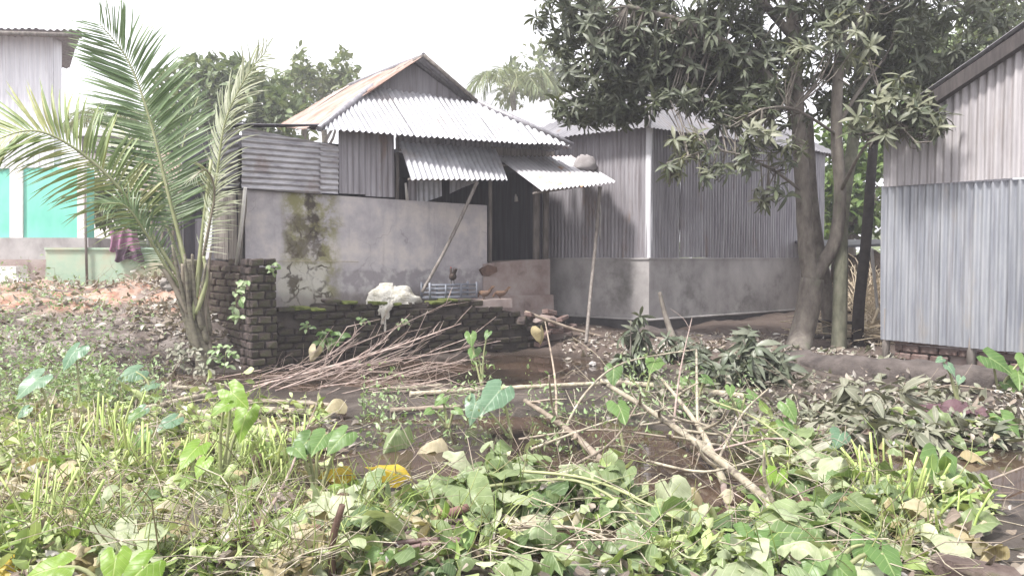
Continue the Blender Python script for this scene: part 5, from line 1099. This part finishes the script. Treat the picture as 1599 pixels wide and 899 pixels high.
for i, (pts, lab) in enumerate([([(830, 720, .1), (960, 690, .2), (1060, 672, .22)], 'level twig left of the slanting branch'), ([(810, 700, .08), (930, 700, .16), (1040, 712, .16)], 'lower level twig left of the slanting branch'), ([(1000, 690, .15), (1090, 700, .22), (1200, 740, .1)], 'twig crossing right of the slanting branch'), ([(1110, 650, .15), (1180, 690, .2), (1260, 730, .08)], 'twig slanting toward the yellow green leaf'), ([(1120, 740, .1), (1160, 690, .25), (1200, 655, .3)], 'twig rising to the right bank'), ([(1090, 730, .1), (1200, 720, .18), (1280, 715, .1)], 'level twig right of the forked branch'), ([(1010, 740, .1), (1100, 770, .15), (1180, 742, .12)], 'twig under the thick branch'), ([(900, 745, .1), (960, 720, .18), (1000, 670, .3)], 'twig beside the grey brown branch'),
                                ([(810, 770, .15), (930, 800, .2), (1080, 855, .12)], 'long green stem over the centre leaves'), ([(740, 800, .15), (900, 800, .2), (1020, 850, .1)], 'second long green stem over the centre leaves'), ([(380, 870, .06), (440, 810, .18), (482, 735, .35)], 'curved brown twig left of the yellow leaves'), ([(800, 850, .1), (900, 852, .1), (980, 872, .05)], 'stem lying over dark water at bottom centre'),
                                ([(1480, 800, .05), (1540, 775, .1), (1610, 745, .1)], 'pale stick by the puddle'), ([(1380, 650, .1), (1480, 690, .12), (1560, 680, .1)], 'twig on the bank beside maroon sheet'), ([(1420, 640, .1), (1480, 615, .1), (1560, 625, .1)], 'thin twig above the maroon sheet'), ([(320, 860, .05), (420, 830, .06)], 'short stick in the left litter')]):
    branch(pts, .011, .007, lab, mat=(twig_green if 'green' in lab else random.choice((bamboo, bamboo_pale, twig))), twigs=4, tl=.35, name='fallen_twig')
# brush pile: long bare twigs fanning out of the water
for i, (x0, y0, x1, y1, r_, lab) in enumerate([(395, 612, 720, 505, .016, 'longest pale twig on the brush pile'), (470, 575, 705, 470, .012, 'steep twig reaching up to the ledge'), (480, 585, 782, 532, .015, 'low twig reaching toward the pond taro'), (400, 605, 640, 530, .013, 'inner twig on the brush pile'), (420, 615, 560, 520, .012, 'short rising twig at the pile end'), (430, 618, 690, 520, .011, 'thin twig just under the longest one'), (450, 600, 655, 545, .01, 'low thin twig inside the brush pile'), (520, 600, 640, 490, .009, 'steepest thin twig before the ledge'), (500, 612, 730, 560, .012, 'lowest twig on the brush pile')]):
    A = G(x0, y0, .06); B = at(x1, y1, A.y + 1.2 if A.y < 10.8 else A.y + .7); t = thing('brush_branch', lab, 'branch', A, 'long branches of the brush pile'); c = curve([A, A.lerp(B, .5) - UP * .05, B], 8)
    MB().tube(c, lerpr(r_ * 1.0, r_ * .45, len(c)), 6).build('stem', twig, t)
    for j in range(9):
        k = random.randrange(3, len(c) - 1); d = ((c[k] - c[k - 1]).normalized() + rdir(-20, 60) * .7).normalized(); L = random.uniform(.15, .5); MB().tube([c[k], c[k] + d * L * .5 + rdir(-30, 30) * .02, c[k] + d * L], [r_ * .4, r_ * .3, r_ * .15], 5).build('twig', twig, t)
items = []
for i in range(60):
    px = 395 + 260 * random.random(); p = G(px, random.uniform(578, 618), random.uniform(.0, .12)); d = V((1, random.uniform(-.2, .5), random.uniform(.02, .75) * (1 if px < 560 else .4))); items.append((random.choice(STK2), frame(p, d * random.choice((1, 1, 1, 1, -1)), s=random.uniform(.5, 1.5), roll=random.uniform(0, 6))))
for i in range(110):
    px = 400 + 300 * random.random(); p = G(px, random.uniform(560, 615), random.uniform(.02, .3 * max(.1, 1 - abs(px - 520) / 200))); items.append((random.choice(STK2), frame(p, rdir(-15, 60) + V((.5, 0, 0)), s=random.uniform(.15, .5), roll=random.uniform(0, 6))))
stuff(tag(bake('brush_pile', items, twig), 'tangled pile of bare brown twigs in front of the ledge', 'brush pile'))

# ------------------------------------------------------------------ cut mango sprigs on the right bank
def sprig(label, base, tips, mat, n=4, s=1.0):
    b = G(*base); t = thing('cut_mango_sprig', label, 'mango branch', b, 'cut mango sprigs on the bank')
    for px, py, dy in tips:
        p = at(px, py, b.y + dy)
        if p.z < gz(p.x, p.y) + .05: p.z = gz(p.x, p.y) + .08
        MB().tube(curve([b, b.lerp(p, .5) + UP * .05, p], 4), lerpr(.016, .007, 9), 5).build('stem', bark, t)
        for k in range(n):
            q = p - (p - b) * (k * .14) + rdir(-10, 40) * random.uniform(.05, .22); ax = (UP + rdir(-40, 50) * 1.3).normalized(); kk = random.randrange(len(ROSW))
            leaf_obj('leaf_cluster', 'cut_cluster_%d' % kk, ROSW[kk], mat, Matrix.Translation(q) @ ax.to_track_quat('Z', 'Y').to_matrix().to_4x4() @ Matrix.Rotation(random.uniform(0, 6.3), 4, 'Z') @ Matrix.Scale(s * random.uniform(.8, 1.15), 4), t)
sprig('tall dark mango sprig standing before the hut plinth', (985, 590), [(985, 500, .0), (992, 530, .1), (978, 560, -.1), (1010, 575, 0)], L_cut, 4)
sprig('low mango sprig between the dark sprig and the big heap', (1060, 575), [(1060, 535, 0), (1095, 545, .1), (1030, 550, .1), (1110, 560, -.1)], L_cut, 3)
sprig('big heap of drooping mango leaves left of trunk', (1185, 600), [(1160, 530, 0), (1200, 530, .1), (1230, 560, .0), (1180, 560, -.1), (1145, 560, .0), (1215, 585, -.1), (1170, 590, -.15)], L_cut, 5, 1.15)
sprig('mango sprig behind the herb clumps', (1120, 605), [(1100, 575, 0), (1140, 580, 0), (1125, 560, .1)], L_cut, 3)
sprig('pale grey heap of wilted mango leaves mid right', (1345, 670), [(1350, 600, 0), (1330, 630, 0), (1375, 630, .1), (1310, 650, 0), (1400, 660, 0), (1345, 660, -.1)], L_cutp, 4, 1.1)
sprig('flattened mango branch before the pale grey heap', (1380, 695), [(1290, 665, 0), (1330, 690, 0), (1420, 680, 0), (1390, 700, -.1), (1440, 695, .1)], L_cutp, 3)
sprig('small mango sprig beside the maroon sheet', (1500, 690), [(1530, 680, 0), (1460, 690, 0), (1560, 670, 0)], L_cut, 2, .8)
sprig('mango leaves along the bottom right', (1250, 850), [(1230, 820, 0), (1280, 830, 0), (1250, 870, -.1), (1310, 860, 0)], L_wiltd, 2, .9)
# climbing and clinging plants
def climber(label, pts, spots, mat=L_weed, L=.12):
    t = thing('climbing_weed', label, 'plant', V(pts[0])); MB().tube(curve(pts, 4), .006, 4).build('stem', twig_green, t)
    for p in spots:
        for _ in range(4):
            k = random.randrange(6); leaf_obj('leaf', 'weed_leaf_%d' % k, WL[k], mat, frame(p + rdir(-60, 60) * .04, rdir(-60, 20) + V((0, -.5, 0)), (0, -.8, .6), L * random.uniform(.7, 1.2)), t)
WL = [blade(1, .5, 4, .25, random.uniform(.2, .8), random.uniform(-.3, .3)) for _ in range(6)]
climber('pale green creeper hanging beside the brick pillar', [HB(372, 440, .1), HB(368, 475, .12), HB(366, 500, .1)], [HB(x, y, .13) for x, y in ((372, 440), (380, 448), (368, 455), (376, 465), (366, 478), (370, 495), (384, 440), (362, 490))])
for i, (x, y, lab) in enumerate([(285, 560, 'withered weed tuft left of the palm foot'), (322, 566, 'withered weed tuft right of the palm foot'), (350, 560, 'pale weed tuft between the palm and pillar')]): climber(lab, [at(x, y + 22, 10.95), at(x + 3, y - 12, 10.95)], [at(x + random.uniform(-16, 16), y + random.uniform(-22, 16), 10.9) for _ in range(9)], L_weed if i == 2 else L_cutp, .1)
climber('small creeper sprouting at the top of pillar', [PF(424, 420, .08), PF(428, 430, .1)], [PF(x, y, .1) for x, y in ((422, 418), (428, 413), (430, 424))], L=.1)
climber('bright broad leaved weed growing on the brick ledge', [LF(512, 550, .1), LF(515, 530, .15)], [LF(x, y, .16) for x, y in ((505, 520), (515, 518), (525, 522), (512, 532), (522, 533), (503, 530), (535, 525))], L_taro, .16)
for i, (x, y, lab) in enumerate([(565, 495, 'small pale weed on the ledge face under the sack'), (630, 500, 'tiny weed on ledge right of the sack strips'), (480, 505, 'withered weed on the ledge beside the pillar')]): climber(lab, [LF(x, y + 8, .05), LF(x, y, .08)], [LF(x + a, y + b, .09) for a, b in ((0, 0), (5, 4), (-4, 5))], L=.08)
c_ = [HF(388, 409, .05), HF(470, 407.5, .05), HF(560, 408.5, .04)]; tag(MB().tube(curve(c_), .006, 4).build('cord', bamboo_pale), 'thin cord stretched across the stained plaster wall', 'cord')
# moss on ledge and pale scraps
for i, (px, py, r_, lab) in enumerate([(845, 525, .1, 'pale leaf impaled on the thin stick tip'), (492, 556, .13, 'pale withered leaf caught in the brush pile'), (228, 432, .16, 'pale rubble lump before the palm'), (128, 560, .16, 'pale lump on the rubble bank'), (180, 570, .14, 'grey lump on the rubble bank'), (262, 448, .14, 'grey lump beside the palm foot'), (150, 590, .1, 'small lump on the rubble bank'), (230, 580, .13, 'dark lump by the left pond'), (730, 415 + 140, .05, 'small pale scrap in the pond'), (930, 548, .07, 'pale scrap on the brown bank'), (925, 572, .06, 'white scrap at the bank edge')]):
    p = G(px, py, .04) if i > 1 else at(px, py, 10.2 if i == 0 else 10.9)
    if i < 2:
        tag(leaf_obj('dry_leaf', 'wilted_leaf_%d' % i, WILT[i], L_dryt, frame(at(px, py - 8, 10.15 if i == 0 else 10.9), (.2 - .6 * i, -.1, -1), (.3, -1, .2), .27)), lab, 'leaf'); continue
    vs = []; n = 9
    for j in range(5):
        e = R(-60 + j * 30)
        for k in range(n):
            a = 2 * math.pi * k / n; q = r_ * (1 + .5 * noise.noise(V((math.cos(a) * 1.7 + i * 5, math.sin(a) * 1.7, e)))); vs.append(p + V((math.cos(a) * math.cos(e) * q * (.5 if i < 2 else 1), math.sin(a) * math.cos(e) * q * (.3 if i < 2 else .8), math.sin(e) * q * (1.2 if i < 2 else .65))))
    o = MB().add(vs, [(j * n + k, j * n + (k + 1) % n, (j + 1) * n + (k + 1) % n, (j + 1) * n + k) for j in range(4) for k in range(n)] + [list(range(n - 1, -1, -1)), list(range(4 * n, 5 * n))], i < 2).build('scrap' if i < 2 or i > 7 else 'rubble_lump', pale_scrap if i < 3 or i > 7 else stone); tag(o, lab, 'scrap' if i < 2 or i > 7 else 'rubble')
random.seed(5)
RUB = [chamfer_box(.2, .12, .16, .03, 200 + i) for i in range(6)]
for i in range(46):
    px, py = random.uniform(20, 290), random.uniform(462, 590); p = G(px, py, .02)
    if wet(p.x, p.y): continue
    o = link_mesh('rubble_piece', random.choice(RUB), stone if i % 4 else pale_scrap, None, p); o.rotation_euler = (random.uniform(-.6, .6), random.uniform(-.6, .6), random.uniform(0, 6)); o.scale = [random.uniform(.4, 1.1) for _ in range(3)]
    o.material_slots[0].link = 'OBJECT'; o.material_slots[0].material = stone if i % 4 else pale_scrap
    tag(o, 'broken grey lump among the rubble on the left bank' if i % 4 else 'pale broken lump among the rubble on the left bank', 'rubble', 'rubble on the left bank')
vs, k = [], 10; p0 = G(1485, 655, .05)
for j in range(k + 1):
    for i in range(k + 1): u, v = i / k - .5, j / k - .5; vs.append(p0 + V((u * .6 + .04 * noise.noise(V((u * 4, v * 4, 0))), v * .55, .07 * noise.noise(V((u * 5, v * 5, 7))) + .05)))
fs = [(j * (k + 1) + i, j * (k + 1) + i + 1, (j + 1) * (k + 1) + i + 1, (j + 1) * (k + 1) + i) for j in range(k) for i in range(k)]
tag(MB().add(vs, fs, True).add([q - UP * .006 for q in vs], [f[::-1] for f in fs], True).build('plastic_sheet', maroon), 'crumpled maroon plastic sheet on the right bank', 'plastic sheet')

# ------------------------------------------------------------------ litter and ground cover
def scatter(n, reg, T, s0, s1, el=(-20, 30), h=.07, wetp=.25, up=None, cl=0.0, pw=1.6):
    items = []
    while len(items) < n:
        x0, y0, x1, y1 = random.choice(reg); px, py = random.uniform(x0, x1), random.uniform(y0, y1); p = G(px, py)
        if wet(p.x, p.y) and random.random() > wetp: n -= .3; continue
        nn = noise.noise(V((p.x * 1.7 + cl * 7, p.y * 1.7, cl))) + .6 * noise.noise(V((p.x * 4.1, p.y * 4.1, cl + 3)))
        if cl and random.random() > .42 + 1.9 * nn: continue
        p = V((p.x, p.y, max(gz(p.x, p.y), 0) + random.random() ** 2 * h * (1 + max(0, nn) * 2))); items.append((random.choice(T), frame(p, rdir(*el), up or (random.uniform(-1, 1), random.uniform(-1, 1), 1.2), s0 + (s1 - s0) * random.random() ** pw)))
    return items
FG = [(-60, 660, 1660, 910), (-60, 690, 560, 910), (560, 760, 1500, 920)]
LEFT = [(-60, 640, 520, 780), (-60, 760, 600, 915)]; CEN = [(560, 755, 1300, 915), (1150, 690, 1500, 910), (700, 730, 1000, 800)]
def cover(name, items, mat, label, cat): return stuff(tag(bake(name, items, mat), label, cat))
cover('wilted_leaf_litter', scatter(1100, CEN + CEN + [(150, 780, 600, 915)], WILT, .1, .34, (-30, 25), .12, .05, cl=1, pw=1.8), L_wilt, 'limp pale broad leaves matted in the foreground litter', 'leaf litter')
cover('limp_leaf_litter', scatter(620, CEN, WILT, .1, .32, (-40, 20), .14, .05, cl=2, pw=1.5), L_wiltd, 'limp dark green leaves heaped in the centre litter', 'leaf litter')
cover('crumpled_leaf_litter', scatter(1300, LEFT + LEFT + [(300, 800, 700, 915), (1250, 700, 1560, 880)], WILT, .07, .22, (-40, 40), .1, .05, cl=3), L_dryt, 'crumpled straw coloured leaves in the left litter', 'leaf litter')
cover('fresh_leaf_litter', scatter(6800, FG + LEFT + LEFT + [(-60, 600, 400, 720), (1180, 660, 1560, 820)], LIT, .035, .17, (-30, 45), .1, .06, cl=4, pw=2.2), L_fresh, 'pale green leaf litter strewn over the foreground mud', 'leaf litter')
cover('dry_leaf_litter', scatter(8200, FG + LEFT + [(-60, 450, 300, 560), (-60, 470, 300, 600), (-60, 455, 300, 520), (-60, 520, 300, 640), (940, 560, 1620, 660), (1200, 600, 1620, 720)], LIT, .03, .14, (-25, 35), .08, .05, cl=5, pw=2), L_dry, 'dry brown and white litter over banks and foreground', 'leaf litter')
cover('mango_leaf_litter', scatter(2600, [(960, 560, 1620, 720), (1230, 600, 1620, 760), (1250, 640, 1500, 720)], LIT, .07, .19, wetp=.05, cl=6), L_cutp, 'grey green fallen mango leaves on the right bank', 'leaf litter')
cover('stem_litter', scatter(2400, FG + LEFT + LEFT + [(-60, 490, 300, 640), (560, 600, 1300, 800)], STK, .12, .5, (-8, 22), .1, .12, cl=7, pw=1.5), bamboo_pale, 'thin broken stems lying through the litter', 'stem litter')
cover('fine_twig_litter', scatter(900, [(560, 600, 1300, 800), (-60, 480, 300, 640), (-60, 660, 1660, 910)], STK2, .15, .7, (-8, 45), .14, .3, pw=1.5), bamboo, 'fine bare twigs tangled through litter and water', 'stem litter')
cover('green_stem_litter', scatter(3000, LEFT + LEFT + [(560, 720, 1500, 910)], STK, .1, .42, (0, 75), .08, .1, cl=8), L_stub, 'cut green stems poking up in the litter', 'stem litter')
cover('creeping_weed', scatter(6400, [(-60, 500, 110, 620), (-60, 480, 260, 640), (100, 590, 270, 640), (560, 610, 800, 700), (820, 630, 1010, 720), (980, 580, 1180, 680), (100, 470, 280, 500), (-60, 580, 240, 660)], LIT[:6], .025, .08, (-10, 60), .22, .3, cl=9), L_weed, 'small leaved weed creeping over banks and water edge', 'weeds')
cover('yard_litter', scatter(1500, [(870, 525, 1380, 575), (980, 520, 1250, 560), (880, 545, 1000, 600)], LIT, .04, .14, (-20, 25), .04, .05), L_dry, 'dry leaves scattered over the brown bank before the hut', 'leaf litter')
cover('bank_litter', scatter(4400, [(-60, 455, 300, 540), (230, 500, 400, 590), (200, 480, 330, 570), (-60, 490, 310, 590)], LIT, .04, .17, (-25, 40), .12, .05, pw=1.6), L_dry, 'pale dry litter covering the rubble bank at left', 'leaf litter')
cover('bank_weed', scatter(3400, [(-60, 500, 130, 600), (-60, 560, 250, 640), (110, 465, 270, 500), (-60, 540, 180, 620)], LIT[:6], .03, .1, (-10, 60), .25, .1), L_weed, 'pale grey green weed mat at the left bank foot', 'weeds')
cover('moss_tuft', scatter(1500, [(190, 510, 270, 530), (200, 515, 260, 526)], STK, .08, .18, (40, 90), .03), L_weed, 'tuft of short green moss grass on the rubble bank', 'moss')

# ------------------------------------------------------------------ haze volume added to lift dark tones and pale the distance
hz = MB().box((0, 115, 6.0), (366, 296, 16.0)).build('haze', None)
hm = bpy.data.materials.new('veiling haze'); hm.use_nodes = True; hn = hm.node_tree; hn.nodes.clear()
ho = hn.nodes.new('ShaderNodeOutputMaterial'); pv = hn.nodes.new('ShaderNodeVolumePrincipled'); pv.inputs['Density'].default_value = .0032; pv.inputs['Color'].default_value = (.95, .94, 1, 1); pv.inputs['Anisotropy'].default_value = .2
hn.links.new(pv.outputs[0], ho.inputs['Volume']); hz.data.materials.append(hm); stuff(tag(hz, 'thin pale haze added over the yard to lift dark tones', 'haze'))
